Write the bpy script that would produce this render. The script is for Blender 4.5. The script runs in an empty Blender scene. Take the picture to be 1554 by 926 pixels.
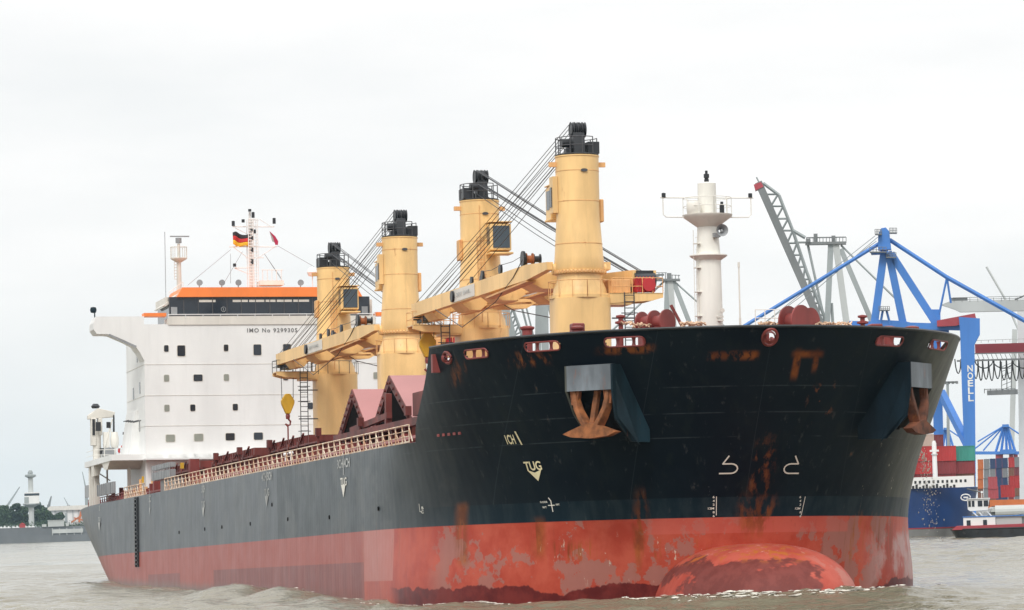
import bpy, bmesh, math, random
import numpy as np
from mathutils import Vector, Matrix
random.seed(7); rng=np.random.default_rng(5)
sc=bpy.context.scene; COL=sc.collection
R_=math.radians
# ------------------------------------------------------------------ camera fit (ship frame: X forward, Y port, Z up from keel)
IW,IH=1554.0,926.0
FP=5822.7225; CS=np.array([393.7575,-62.2274,8.0678]); YAW,PIT,ROL=-0.232985,0.0724035,-0.0206284
F0=np.array([-math.cos(YAW)*math.cos(PIT),-math.sin(YAW)*math.cos(PIT),math.sin(PIT)])
R0=np.cross(F0,[0,0,1]); R0/=np.linalg.norm(R0); U0=np.cross(R0,F0)
RV=math.cos(ROL)*R0+math.sin(ROL)*U0; UV=-math.sin(ROL)*R0+math.cos(ROL)*U0
def ray(x,y): return F0+RV*(x-IW/2)/FP-UV*(y-IH/2)/FP
def SX(x,y,X): d=ray(x,y); return CS+d*((X-CS[0])/d[0])
def SY(x,y,Y): d=ray(x,y); return CS+d*((Y-CS[1])/d[1])
# world frame from the water plane
HEEL=-0.015; TRIM=0.0133
n=np.array([TRIM,HEEL,1.0]); n/=np.linalg.norm(n)
O=np.array([0,0,8.25+TRIM*70-HEEL*16.0])
ux=np.array([1,0,0])-n*n[0]; ux/=np.linalg.norm(ux); uy=np.cross(n,ux)
RM=np.array([ux,uy,n])
def to_world(P): return RM@(np.array(P,float)-O)
def wz(X,Y,z=0.0):   # ship z of the water plane
    return O[2]-TRIM*X-HEEL*Y
SHIPM=Matrix(((*RM[0],-float(RM[0]@O)),(*RM[1],-float(RM[1]@O)),(*RM[2],-float(RM[2]@O)),(0,0,0,1)))
CW=to_world(CS); FW,RW,UW=RM@F0,RM@RV,RM@UV
cam=bpy.data.cameras.new('camera'); co=bpy.data.objects.new('camera',cam); COL.objects.link(co)
co.matrix_world=Matrix(((RW[0],UW[0],-FW[0],CW[0]),(RW[1],UW[1],-FW[1],CW[1]),(RW[2],UW[2],-FW[2],CW[2]),(0,0,0,1)))
cam.sensor_width=36; cam.lens=36*FP/IW; cam.clip_start=1; cam.clip_end=30000; sc.camera=co

# ------------------------------------------------------------------ materials
def nt(name):
    m=bpy.data.materials.new(name); m.use_nodes=True; t=m.node_tree; t.nodes.clear()
    o=t.nodes.new('ShaderNodeOutputMaterial'); p=t.nodes.new('ShaderNodeBsdfPrincipled'); t.links.new(p.outputs[0],o.inputs[0])
    return m,t,p
class G:
    """tiny node-graph helper"""
    def __init__(s,t): s.t=t
    def lk(s,a,b):
        if isinstance(a,(int,float)): b.default_value=a
        elif isinstance(a,tuple): b.default_value=(*a,1) if len(a)==3 else a
        else: s.t.links.new(a,b)
    def math(s,op,a,b=0.0,c=None,clamp=False):
        n=s.t.nodes.new('ShaderNodeMath'); n.operation=op; n.use_clamp=clamp
        s.lk(a,n.inputs[0]); s.lk(b,n.inputs[1])
        if c is not None: s.lk(c,n.inputs[2])
        return n.outputs[0]
    def mul(s,a,b): return s.math('MULTIPLY',a,b)
    def add(s,a,b): return s.math('ADD',a,b)
    def sub(s,a,b): return s.math('SUBTRACT',a,b)
    def mx(s,a,b): return s.math('MAXIMUM',a,b)
    def mix(s,f,a,b):
        n=s.t.nodes.new('ShaderNodeMix'); n.data_type='RGBA'
        s.lk(f,n.inputs[0]); s.lk(a,n.inputs[6]); s.lk(b,n.inputs[7]); return n.outputs[2]
    def step(s,v,a,b,lo=0.0,hi=1.0):
        n=s.t.nodes.new('ShaderNodeMapRange'); n.interpolation_type='SMOOTHSTEP'
        s.lk(v,n.inputs[0]); n.inputs[1].default_value=a; n.inputs[2].default_value=b; n.inputs[3].default_value=lo; n.inputs[4].default_value=hi
        return n.outputs[0]
    def ramp_down(s,v,a,b):  # 1 below a, 0 above b
        return s.step(v,a,b,1.0,0.0)
    def box(s,v,a,b,e=.05): return s.mul(s.step(v,a-e,a+e),s.ramp_down(v,b-e,b+e))
    def coord(s,kind='Object'):
        n=s.t.nodes.new('ShaderNodeTexCoord'); return n.outputs[kind]
    def xyz(s,c):
        n=s.t.nodes.new('ShaderNodeSeparateXYZ'); s.t.links.new(c,n.inputs[0]); return n.outputs
    def noise(s,c,scale=(1,1,1),sc_=1.0,det=4,rough=.55,loc=(0,0,0)):
        mp=s.t.nodes.new('ShaderNodeMapping'); mp.inputs['Scale'].default_value=scale; mp.inputs['Location'].default_value=loc
        s.t.links.new(c,mp.inputs[0]); n=s.t.nodes.new('ShaderNodeTexNoise'); n.inputs['Scale'].default_value=sc_; n.inputs['Detail'].default_value=det; n.inputs['Roughness'].default_value=rough
        s.t.links.new(mp.outputs[0],n.inputs['Vector']); return n.outputs[0]
    def bump(s,h,st=.2,dist=.05):
        n=s.t.nodes.new('ShaderNodeBump'); n.inputs['Strength'].default_value=st; n.inputs['Distance'].default_value=dist; s.t.links.new(h,n.inputs['Height']); return n.outputs[0]
def paint(name,c,rough=.5,metal=0.0,var=.12,rust=0.0,scale=.6,rustc=(.22,.07,.025),streak=True,grime=0.0,spec=.5):
    m,t,p=nt(name); g=G(t); c0=g.coord()
    nz=g.noise(c0,(1,1,.35) if streak else (1,1,1),scale,5)
    dark=tuple(x*(1-var*1.6) for x in c); lite=tuple(min(1,x*(1+var)) for x in c)
    col=g.mix(g.step(nz,.3,.7),dark,lite)
    if grime:
        gz=g.noise(c0,(1.6,1.6,.12),1.1,5,.6,(3,1,7)); col=g.mix(g.mul(g.step(gz,.5,.75),grime),col,tuple(x*.55 for x in c))
    if rust:
        rz=g.noise(c0,(1.2,1.2,.28),1.3,7,.68,(9,4,2)); rm=g.step(rz,.68-.22*rust,.78-.12*rust)
        col=g.mix(g.mul(rm,.8),col,rustc)
    g.lk(col,p.inputs['Base Color']); p.inputs['Roughness'].default_value=rough; p.inputs['Metallic'].default_value=metal; p.inputs['Specular IOR Level'].default_value=spec
    return m
M={}
M['white']=paint('white_paint',(.75,.75,.735),.45,var=.05,rust=.0,grime=.10,scale=.25)
M['white2']=paint('aged_white_paint',(.76,.74,.68),.5,var=.06,rust=.08,grime=.22)
M['shade_white']=paint('cream_white_paint',(.66,.63,.57),.5,var=.05,grime=.2)
M['orange']=paint('orange_paint',(.85,.22,.045),.45,var=.05)
M['beige']=paint('crane_beige_paint',(.83,.55,.235),.42,var=.10,rust=.24,grime=.28,rustc=(.36,.12,.03),scale=.5)
M['beige_rusty']=paint('rusty_beige_paint',(.72,.40,.16),.55,var=.12,rust=.62,grime=.3,rustc=(.42,.11,.025))
M['rail']=paint('rusty_rail_paint',(.74,.63,.50),.6,var=.1,rust=1.25,rustc=(.42,.15,.03),scale=.3,streak=False)
M['black']=paint('black_machinery_paint',(.018,.02,.024),.4,var=.2)
M['darkgrey']=paint('dark_grey_steel',(.06,.06,.065),.5,var=.15)
M['steel']=paint('grey_steel',(.30,.31,.32),.45,.3,var=.12,rust=.15)
M['wire']=paint('wire_rope_steel',(.05,.052,.058),.55,var=.1)
M['red']=paint('oxide_red_paint',(.21,.035,.03),.5,var=.2,rust=.35,grime=.3)
M['redbright']=paint('red_machinery_paint',(.42,.02,.025),.4,var=.1)
M['hatch']=paint('oxide_hatch_paint',(.15,.034,.028),.55,var=.3,rust=.35,grime=.45,spec=.3)
M['pink']=paint('pink_hatch_panel_paint',(.38,.16,.155),.5,var=.05,scale=.2)  # paler pink than the rest of the hatch steel
M['pitch']=paint('opening_shade_black',(.008,.006,.006),.9,spec=.02)  # near black, the shade inside openings given as a colour
M['yellow']=paint('yellow_block_paint',(.62,.36,.02),.45,var=.15,rust=.3)
M['anchor']=paint('rusted_cast_iron',(.26,.085,.028),.75,var=.35,rust=.5,rustc=(.15,.045,.02),streak=False,scale=1.5)
M['anchor_dark']=paint('dark_rusted_iron',(.13,.04,.016),.75,var=.4,rust=.5,rustc=(.28,.09,.02),streak=False,scale=1.5)
M['anchor_o']=paint('orange_rusted_iron',(.27,.095,.03),.75,var=.35,rust=.4,rustc=(.16,.05,.02),streak=False,scale=1.5)
M['pocketdark']=paint('dark_blue_pocket_plate',(.005,.014,.022),.5,var=.3,rust=.1,grime=.4,spec=.08)
M['bluegrey']=paint('worn_grey_plate',(.17,.195,.22),.5,var=.3,rust=.45,grime=.7)
M['teal']=paint('worn_teal_plate',(.010,.028,.040),.45,var=.35,rust=.25,grime=.5,spec=.2)
M['hullblack']=paint('black_plate',(.018,.021,.024),.4,var=.3,rust=.1)
M['boxgrey']=paint('olive_grey_plate',(.07,.072,.058),.5,var=.2,rust=.2,grime=.4)
M['letter']=paint('white_marking_paint',(.75,.73,.66),.55,var=.08)
M['letter_old']=paint('faded_marking_paint',(.42,.43,.42),.6,var=.25)
M['cream_letter']=paint('cream_marking_paint',(.78,.70,.45),.55,var=.08)
M['greyletter']=paint('grey_name_paint',(.16,.16,.16),.5,var=.1)
M['rope']=paint('mooring_rope',(.62,.42,.28),.9,var=.3,scale=3)
M['deck']=paint('deck_red_paint',(.16,.04,.035),.7,var=.2,rust=.3)
def glass(name,c=(.012,.016,.022),r=.08):
    m,t,p=nt(name); p.inputs['Base Color'].default_value=(*c,1); p.inputs['Roughness'].default_value=r; p.inputs['IOR'].default_value=1.5; return m
M['glass']=glass('dark_window_glass',(.02,.026,.036)); M['curtain']=paint('drawn_curtain_window',(.27,.28,.24),.3,var=.1)
M['cabglass']=glass('cab_window_glass',(.05,.07,.09),.1)

# hull paint -------------------------------------------------------
def hull_material():
    m,t,p=nt('weathered_hull_paint'); g=G(t); c=g.coord(); X,Y,Z=g.xyz(c)
    n1=g.noise(c,(.12,.12,.12),1,5); n2=g.noise(c,(1.1,1.1,.07),1,6,.6,(5,2,1)); n3=g.noise(c,(.45,.45,.45),1,6,.62,(1,7,3)); n4=g.noise(c,(2.2,2.2,.16),1,6,.62,(8,3,5))
    # topside: near black at the bow, grey along the flank, one repainted block
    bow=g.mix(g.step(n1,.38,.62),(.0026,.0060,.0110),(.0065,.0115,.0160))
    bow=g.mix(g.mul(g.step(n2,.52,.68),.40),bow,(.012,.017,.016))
    flank=g.mix(g.step(n2,.35,.65),(.034,.041,.044),(.052,.059,.061))  # lighter grey: part fading, part sky reflection put into the colour
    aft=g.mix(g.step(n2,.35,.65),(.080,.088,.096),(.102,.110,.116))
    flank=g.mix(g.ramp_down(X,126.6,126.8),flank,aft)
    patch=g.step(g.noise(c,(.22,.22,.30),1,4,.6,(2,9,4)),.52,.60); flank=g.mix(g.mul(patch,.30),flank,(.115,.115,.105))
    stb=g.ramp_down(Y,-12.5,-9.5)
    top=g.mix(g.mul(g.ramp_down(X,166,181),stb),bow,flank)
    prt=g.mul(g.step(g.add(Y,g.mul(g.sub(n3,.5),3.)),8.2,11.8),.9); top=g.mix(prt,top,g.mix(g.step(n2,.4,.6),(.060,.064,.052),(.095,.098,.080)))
    # plate seams
    def seam(v,pos,w=.03): return g.box(v,pos-w,pos+w,.02)
    sm=seam(Z,18.6); 
    for q in (15.9,17.2): sm=g.mx(sm,seam(Z,q))
    top=g.mix(g.mul(sm,g.mul(g.step(n3,.42,.58),.45)),top,(.06,.075,.08))
    vs_=g.box(g.math('FRACT',g.mul(g.add(Y,.4),.165)),.0,.006,.003); top=g.mix(g.mul(g.mul(vs_,g.step(X,172,176)),.45),top,(.035,.045,.05))
    sc2=g.noise(c,(2.6,2.6,.9),1,5,.75,(4,4,4)); top=g.mix(g.mul(g.step(sc2,.66,.72),.35),top,(.09,.10,.10))
    # boot band
    wob=g.mul(g.sub(n1,.5),.05)
    band=g.mix(g.step(n2,.4,.65),(.007,.017,.025),(.018,.030,.037))
    bm=g.mul(g.ramp_down(g.add(Z,wob),12.58,12.64),g.step(X,169,176)); top=g.mix(g.mul(bm,.85),top,band)
    # bottom red
    red=g.mix(g.step(n3,.35,.65),(.37,.050,.028),(.46,.088,.052))
    chalk=g.step(g.noise(c,(.36,.42,.40),1,9,.66,(4,1,8)),.515,.535)
    red=g.mix(g.mul(chalk,g.mul(g.step(X,171,174),.75)),red,(.30,.145,.12))
    old=g.mix(g.step(n2,.4,.6),(.34,.064,.042),(.375,.080,.054))
    red=g.mix(g.ramp_down(X,158,158.15),red,old)
    red=g.mix(g.mul(g.box(X,158,166.2,.08),g.step(Z,8.35,8.4)),red,(.46,.15,.12))
    lowz=g.ramp_down(Z,9.55,9.6)
    red=g.mix(g.mul(g.mul(g.box(X,97,158,.1),lowz),.9),red,g.mix(g.step(n2,.42,.6),(.19,.042,.034),(.25,.066,.053)))
    red=g.mix(g.mul(g.mul(g.box(X,60,79,.1),g.ramp_down(Z,9.45,9.5)),.8),red,(.22,.06,.05))
    mk=g.step(g.noise(c,(.30,1,.9),1,3,.6,(3,8,8)),.70,.72); red=g.mix(g.mul(g.mul(mk,g.ramp_down(X,160,165)),.7),red,(.13,.045,.035))
    # pale chalk on port shoulder, lower hull
    red=g.mix(g.mul(g.mul(g.step(Y,7.4,10.),g.step(n3,.42,.6)),g.ramp_down(Z,10.2,10.8)),red,(.46,.27,.25))
    red=g.mix(g.mul(g.box(Z,10.62,11.6,.03),g.mul(g.box(Y,-5.5,6.5,.1),.55)),red,(.52,.12,.09))
    # dark scoured edge near the water, wavy
    edge=g.add(g.add(Z,g.mul(X,TRIM)),g.mul(g.sub(g.noise(c,(.20,.20,.14),1,6,.62,(0,3,1)),.5),2.4))
    red=g.mix(g.mul(g.ramp_down(edge,10.1,10.2),g.step(X,165,168)),red,g.mix(g.step(n3,.4,.6),(.10,.014,.013),(.17,.026,.021)))
    low=g.add(g.add(Z,g.mul(X,TRIM)),g.mul(n2,.8)); red=g.mix(g.mul(g.ramp_down(low,9.5,10.5),g.ramp_down(X,120,170)),red,(.21,.13,.11))
    redm=g.ramp_down(Z,11.48,11.52)
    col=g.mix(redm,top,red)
    # light vertical runs over everything
    runs=g.mul(g.step(n4,.60,.72),.35); col=g.mix(runs,col,g.mix(redm,(.07,.075,.07),(.24,.05,.035)))
    # rust: general runs + known places
    def rustbox(y0,y1,z0,z1,x0=168,x1=200,ey=.3,ez=.5):
        return g.mul(g.mul(g.box(Y,y0,y1,ey),g.box(Z,z0,z1,ez)),g.box(X,x0,x1,.3))
    rust=g.mul(g.step(n4,.70,.80),g.step(X,165,175))
    def place(mask,lo=.42,hi=.60): 
        nonlocal rust; rust=g.mx(rust,g.mul(mask,g.step(n4,lo,hi)))
    place(rustbox(-.6,1.3,10.6,12.4,ey=.5,ez=.7),.42,.58)      # under the stem marks
    place(rustbox(-.2,1.0,12.6,15.6,ey=.3,ez=1.0),.48,.66)
    place(rustbox(-6.2,-5.6,9.0,12.6,ey=.3,ez=1.),.44,.6)
    place(rustbox(-13.9,-13.5,9.2,12.7,ey=.15,ez=.3),.3,.45)
    place(rustbox(-10.8,-10.3,9.6,11.5,ey=.2,ez=.5),.36,.5)
    place(rustbox(-15.0,-14.6,19.6,20.7,ey=.2,ez=.5),.46,.66); place(rustbox(-12.9,-11.2,20.2,20.8,ey=.3,ez=.3),.50,.66); place(rustbox(-9,-6.6,20.5,20.9,ey=.4,ez=.15),.40,.56)
    place(rustbox(1.0,2.8,20.1,20.4,ey=.2,ez=.15),.25,.45); place(rustbox(1.1,1.5,19.0,20.4,ey=.1,ez=.3),.3,.5); place(rustbox(2.3,2.6,19.4,20.4,ey=.1,ez=.3),.3,.5)
    place(rustbox(-3.6,-1.0,20.0,20.4,ey=.2,ez=.15),.42,.55); place(rustbox(2.6,3.9,16.8,18.6,ey=.5,ez=.5),.58,.66)
    place(rustbox(6.,11,8.8,11.4,ey=1,ez=.6),.50,.66); place(rustbox(-12,-2.5,9.3,10.3,ey=1.,ez=.3),.52,.64)
    place(g.mul(g.box(X,150,168,1.),g.mul(g.box(Z,8,12.,.5),.6)),.60,.70)
    col=g.mix(g.mul(rust,.72),col,g.mix(g.step(n3,.4,.6),(.16,.045,.012),(.32,.095,.018)))
    # pale salt and scratch flecks on the port quarter of the bow and bulb shoulder
    sp=g.noise(c,(3.2,3.2,1.2),1,3,.7,(6,6,2)); fl=g.mul(g.step(sp,.66,.70),g.mx(g.mul(g.box(Y,7.2,11.2,.6),g.box(Z,12,15.5,1.)),g.mul(g.box(Y,-10,-2.,1.5),g.box(Z,8.2,10.4,.6))))
    col=g.mix(g.mul(fl,.75),col,(.55,.50,.40))
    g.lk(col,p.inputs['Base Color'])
    g.lk(g.add(.30,g.mul(n3,.22)),p.inputs['Roughness']); g.lk(g.step(X,160,182,.5,.10),p.inputs['Specular IOR Level'])
    p.inputs['Specular Tint'].default_value=(.62,.80,1,1)
    # plating: frames show faintly
    wv=g.noise(c,(.35,.35,.35),1,3,.5,(2,2,2)); fr=g.math('SINE',g.mul(X,7.85)); 
    h=g.add(g.mul(wv,1.0),g.mul(fr,.03)); g.lk(g.bump(h,.45,.12),p.inputs['Normal'])
    return m
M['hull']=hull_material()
def bulb_material():
    m,t,p=nt('bulb_paint'); g=G(t); c=g.coord(); X,Y,Z=g.xyz(c)
    n3=g.noise(c,(.5,.5,.5),1,6,.62,(1,7,3)); n4=g.noise(c,(1.3,1.3,1.0),1,6,.65,(8,3,5)); nb=g.noise(c,(.33,.33,.5),1,4,.6,(3,5,5))
    col=g.mix(g.step(n3,.35,.65),(.36,.052,.032),(.45,.090,.060)); ch=g.step(g.noise(c,(.40,.45,.5),1,8,.66,(9,1,3)),.54,.57); col=g.mix(g.mul(g.mul(ch,.5),g.step(Y,.0,3.)),col,(.42,.20,.16))
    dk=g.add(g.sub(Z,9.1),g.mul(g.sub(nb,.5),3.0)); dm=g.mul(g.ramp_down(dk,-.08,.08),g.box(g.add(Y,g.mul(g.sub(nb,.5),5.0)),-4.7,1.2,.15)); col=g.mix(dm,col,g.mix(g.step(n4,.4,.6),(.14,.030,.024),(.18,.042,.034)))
    col=g.mix(g.mul(g.step(n4,.50,.60),g.mul(g.box(Z,9.0,9.9,.25),g.ramp_down(Y,.5,2.))),col,(.40,.11,.02))
    fl=g.noise(c,(2.2,2.2,.9),1,4,.7,(2,1,9)); col=g.mix(g.mul(g.step(fl,.58,.66),g.mul(g.step(Z,9.2,9.6),.6)),col,(.62,.34,.28))
    g.lk(col,p.inputs['Base Color']); p.inputs['Roughness'].default_value=.62; p.inputs['Specular IOR Level'].default_value=.25; return m
M['bulb']=bulb_material()

# ------------------------------------------------------------------ mesh builder
class MB:
    def __init__(s): s.v=[]; s.f=[]
    def add(s,vs,fs):
        o=len(s.v); s.v+= [tuple(float(q) for q in a) for a in vs]; s.f+=[tuple(i+o for i in f) for f in fs]; return s
    def box(s,x0,x1,y0,y1,z0,z1):
        return s.add([(x,y,z) for z in (z0,z1) for y in (y0,y1) for x in (x0,x1)],[(0,2,3,1),(4,5,7,6),(0,1,5,4),(2,6,7,3),(0,4,6,2),(1,3,7,5)])
    def prism(s,poly,axis,a,b):  # poly of 2D points, extruded along axis between a and b (axis 0/1/2)
        def P(u,v,w):
            return {0:(w,u,v),1:(u,w,v),2:(u,v,w)}[axis]
        k=len(poly); vs=[P(u,v,a) for u,v in poly]+[P(u,v,b) for u,v in poly]
        fs=[tuple(range(k))[::-1],tuple(range(k,2*k))]+[(i,(i+1)%k,k+(i+1)%k,k+i) for i in range(k)]
        return s.add(vs,fs)
    def beam(s,p,q,w,h=None,up=(0,0,1),w2=None,h2=None):
        h=w if h is None else h; w2=w if w2 is None else w2; h2=h if h2 is None else h2
        p=Vector(p);q=Vector(q);d=(q-p).normalized();u=Vector(up)
        if abs(d.dot(u))>.98:u=Vector((1,0,0))
        r=d.cross(u).normalized();u=r.cross(d)
        vs=[]
        for c,ww,hh in ((p,w,h),(q,w2,h2)):
            for a,b in ((-1,-1),(1,-1),(1,1),(-1,1)): vs.append(c+r*(a*ww/2)+u*(b*hh/2))
        return s.add(vs,[(0,1,2,3),(7,6,5,4),(0,4,5,1),(1,5,6,2),(2,6,7,3),(3,7,4,0)])
    def tube(s,pts,r,k=6,r2=None,closed=False):
        pts=[Vector(a) for a in pts]; N=len(pts); rings=[]
        for i,pt in enumerate(pts):
            a=pts[(i-1)%N] if (i>0 or closed) else pt; b=pts[(i+1)%N] if (i<N-1 or closed) else pt
            d=(b-a).normalized(); u=Vector((0,0,1)) if abs(d.z)<.9 else Vector((1,0,0)); e=d.cross(u).normalized(); f=e.cross(d)
            rr=r if r2 is None else r+(r2-r)*i/max(1,N-1)
            rings.append([pt+(e*math.cos(t)+f*math.sin(t))*rr for t in [2*math.pi*j/k for j in range(k)]])
        vs=[v for g in rings for v in g]; fs=[]
        for i in range(N if closed else N-1):
            a=i*k;b=((i+1)%N)*k
            fs+=[(a+j,a+(j+1)%k,b+(j+1)%k,b+j) for j in range(k)]
        if not closed: fs+=[tuple(range(k))[::-1],tuple(range((N-1)*k,N*k))]
        return s.add(vs,fs)
    def lathe(s,prof,c=(0,0,0),k=32,axis=2,pw=2.0,caps=True):
        vs=[];N=len(prof)
        for r,h in prof:
            for j in range(k):
                t=2*math.pi*j/k; ca,sa=math.cos(t),math.sin(t)
                if pw!=2.0:
                    q=(abs(ca)**pw+abs(sa)**pw)**(-1/pw); ca*=q; sa*=q
                u,v=r*ca,r*sa
                vs.append({2:(c[0]+u,c[1]+v,c[2]+h),1:(c[0]+u,c[1]+h,c[2]+v),0:(c[0]+h,c[1]+u,c[2]+v)}[axis])
        fs=[(i*k+j,i*k+(j+1)%k,(i+1)*k+(j+1)%k,(i+1)*k+j) for i in range(N-1) for j in range(k)]
        if caps: fs+=[tuple(range(k))[::-1],tuple(range((N-1)*k,N*k))]
        return s.add(vs,fs)
    def build(s,name,mat,parent=None,smooth=False,label=None,bevel=0):
        me=bpy.data.meshes.new(name); me.from_pydata(s.v,[],s.f); me.validate(); me.update()
        bm=bmesh.new(); bm.from_mesh(me); bmesh.ops.recalc_face_normals(bm,faces=bm.faces)
        if bevel: bmesh.ops.bevel(bm,geom=list(bm.edges),offset=bevel,segments=1,affect='EDGES')
        bm.to_mesh(me); bm.free()
        me.materials.append(mat); o=bpy.data.objects.new(name,me); COL.objects.link(o)
        if parent is not None: o.parent=parent
        if smooth:
            for f in me.polygons: f.use_smooth=True
            md=o.modifiers.new('smooth','EDGE_SPLIT'); md.split_angle=R_(38)
        if label: o['label']=label
        return o
def tag(o,label=None,cat=None,group=None,kind=None):
    if label:o['label']=label
    if cat:o['category']=cat
    if group:o['group']=group
    if kind:o['kind']=kind
    return o
def empty(name,loc=(0,0,0),rz=0):
    o=bpy.data.objects.new(name,None); COL.objects.link(o); o.location=loc; o.rotation_euler=(0,0,rz); o.empty_display_size=1; return o
def copy_tree(o,parent=None):
    c=o.copy(); COL.objects.link(c)
    if parent is not None: c.parent=parent
    for ch in [q for q in bpy.data.objects if q.parent==o]: copy_tree(ch,c)
    return c
def text_geo(txt,size=1.0,space=1.0):
    cu=bpy.data.curves.new('lettering','FONT'); cu.body=txt; cu.size=size; cu.align_x='CENTER'; cu.space_character=space; cu.offset=.022*size
    ob=bpy.data.objects.new('lettering',cu); COL.objects.link(ob); bpy.context.view_layer.update()
    me=bpy.data.meshes.new_from_object(ob.evaluated_get(bpy.context.evaluated_depsgraph_get()))
    bm=bmesh.new(); bm.from_mesh(me); bmesh.ops.remove_doubles(bm,verts=bm.verts,dist=.0005); bmesh.ops.triangulate(bm,faces=bm.faces)
    bmesh.ops.subdivide_edges(bm,edges=[e for e in bm.edges if e.calc_length()>.35*size],cuts=2); bmesh.ops.triangulate(bm,faces=bm.faces)
    vs=[(v.co.x,v.co.y) for v in bm.verts]; bm.verts.index_update(); fs=[tuple(v.index for v in f.verts) for f in bm.faces]
    bm.free(); bpy.data.objects.remove(ob); bpy.data.meshes.remove(me); bpy.data.curves.remove(cu)
    if vs:
        cx=(min(v[0] for v in vs)+max(v[0] for v in vs))/2; vs=[(a-cx,b) for a,b in vs]
    return vs,fs

# ================================================================== THE SHIP
ship=empty('bulk_carrier'); ship.matrix_world=SHIPM
tag(ship,'black and red rusty bulk carrier with four beige deck cranes, bow towards the viewer','cargo ship')
B=16.13
def lerp(t,x):
    if x<=t[0][0]: return t[0][1]
    for (a,b),(c,d) in zip(t,t[1:]):
        if x<=c: return b+(d-b)*(x-a)/(c-a)
    return t[-1][1]
def spl(t):  # smooth table by sampling a cubic through the points
    xs=np.array([a for a,b in t],float); ys=np.array([b for a,b in t],float)
    k=np.gradient(ys,xs)
    def f(x):
        x=min(max(x,xs[0]),xs[-1]); i=min(max(int(np.searchsorted(xs,x))-1,0),len(xs)-2)
        h=xs[i+1]-xs[i];u=(x-xs[i])/h
        return float((2*u**3-3*u*u+1)*ys[i]+(u**3-2*u*u+u)*h*k[i]+(-2*u**3+3*u*u)*ys[i+1]+(u**3-u*u)*h*k[i+1])
    return f
XEf=spl([(3,186.6),(8,187.2),(12,188.3),(15,190),(18,192),(21.75,194.7)])
XSf=spl([(3,162),(8,163),(12,161),(15,163.5),(18,168.5),(21.75,174)])
XAf=spl([(3,7),(9,3),(11,1),(14,0),(22,-1)]); AHf=spl([(3,0.1),(8,7.5),(10,11),(12,12.9),(14.5,14.2),(22,14.4)]); XRf=spl([(3,60),(9,42),(12,38),(15,32),(22,30)])
XBf=spl([(16.45,172.0),(17.4,172.7),(18.6,174.2),(20,175.9),(21.75,177.6)])
ZD=16.48; ZT=21.72
def half(X,z):
    xs=XSf(z);xe=XEf(z)
    if X>xs:
        t=min((X-xs)/(xe-xs),1); return B*math.sqrt(max(0,1-t*t))
    xr=XRf(z);xa=XAf(z)
    if X<xr:
        t=min((xr-X)/(xr-xa),1); return B-(B-AHf(z))*t**2.2
    return B
def hit(x,y):
    d=ray(x,y); t=185.0; 
    while t<420:
        q=CS+d*t
        if 3<q[2]<21.75 and q[0]<XEf(q[2]) and abs(q[1])<half(q[0],q[2]):
            a,b=t-.25,t
            for _ in range(14):
                mm=(a+b)/2; q=CS+d*mm
                if q[0]<XEf(q[2]) and abs(q[1])<half(q[0],q[2]): b=mm
                else: a=mm
            return CS+d*b
        t+=.25
    return None
def bowpt(phi,z,side,off=0.0):   # phi 0 = shoulder, pi/2 = stem
    xs=XSf(z);L=XEf(z)-xs; nx=math.sin(phi)/L; ny=math.cos(phi)/B; k=math.hypot(nx,ny) or 1
    return (xs+L*math.sin(phi)+off*nx/k, side*(B*math.cos(phi)+off*ny/k), z)
def phi_of(P): 
    z=P[2]; return math.asin(max(-1,min(1,(P[0]-XSf(z))/(XEf(z)-XSf(z)))))
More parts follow.
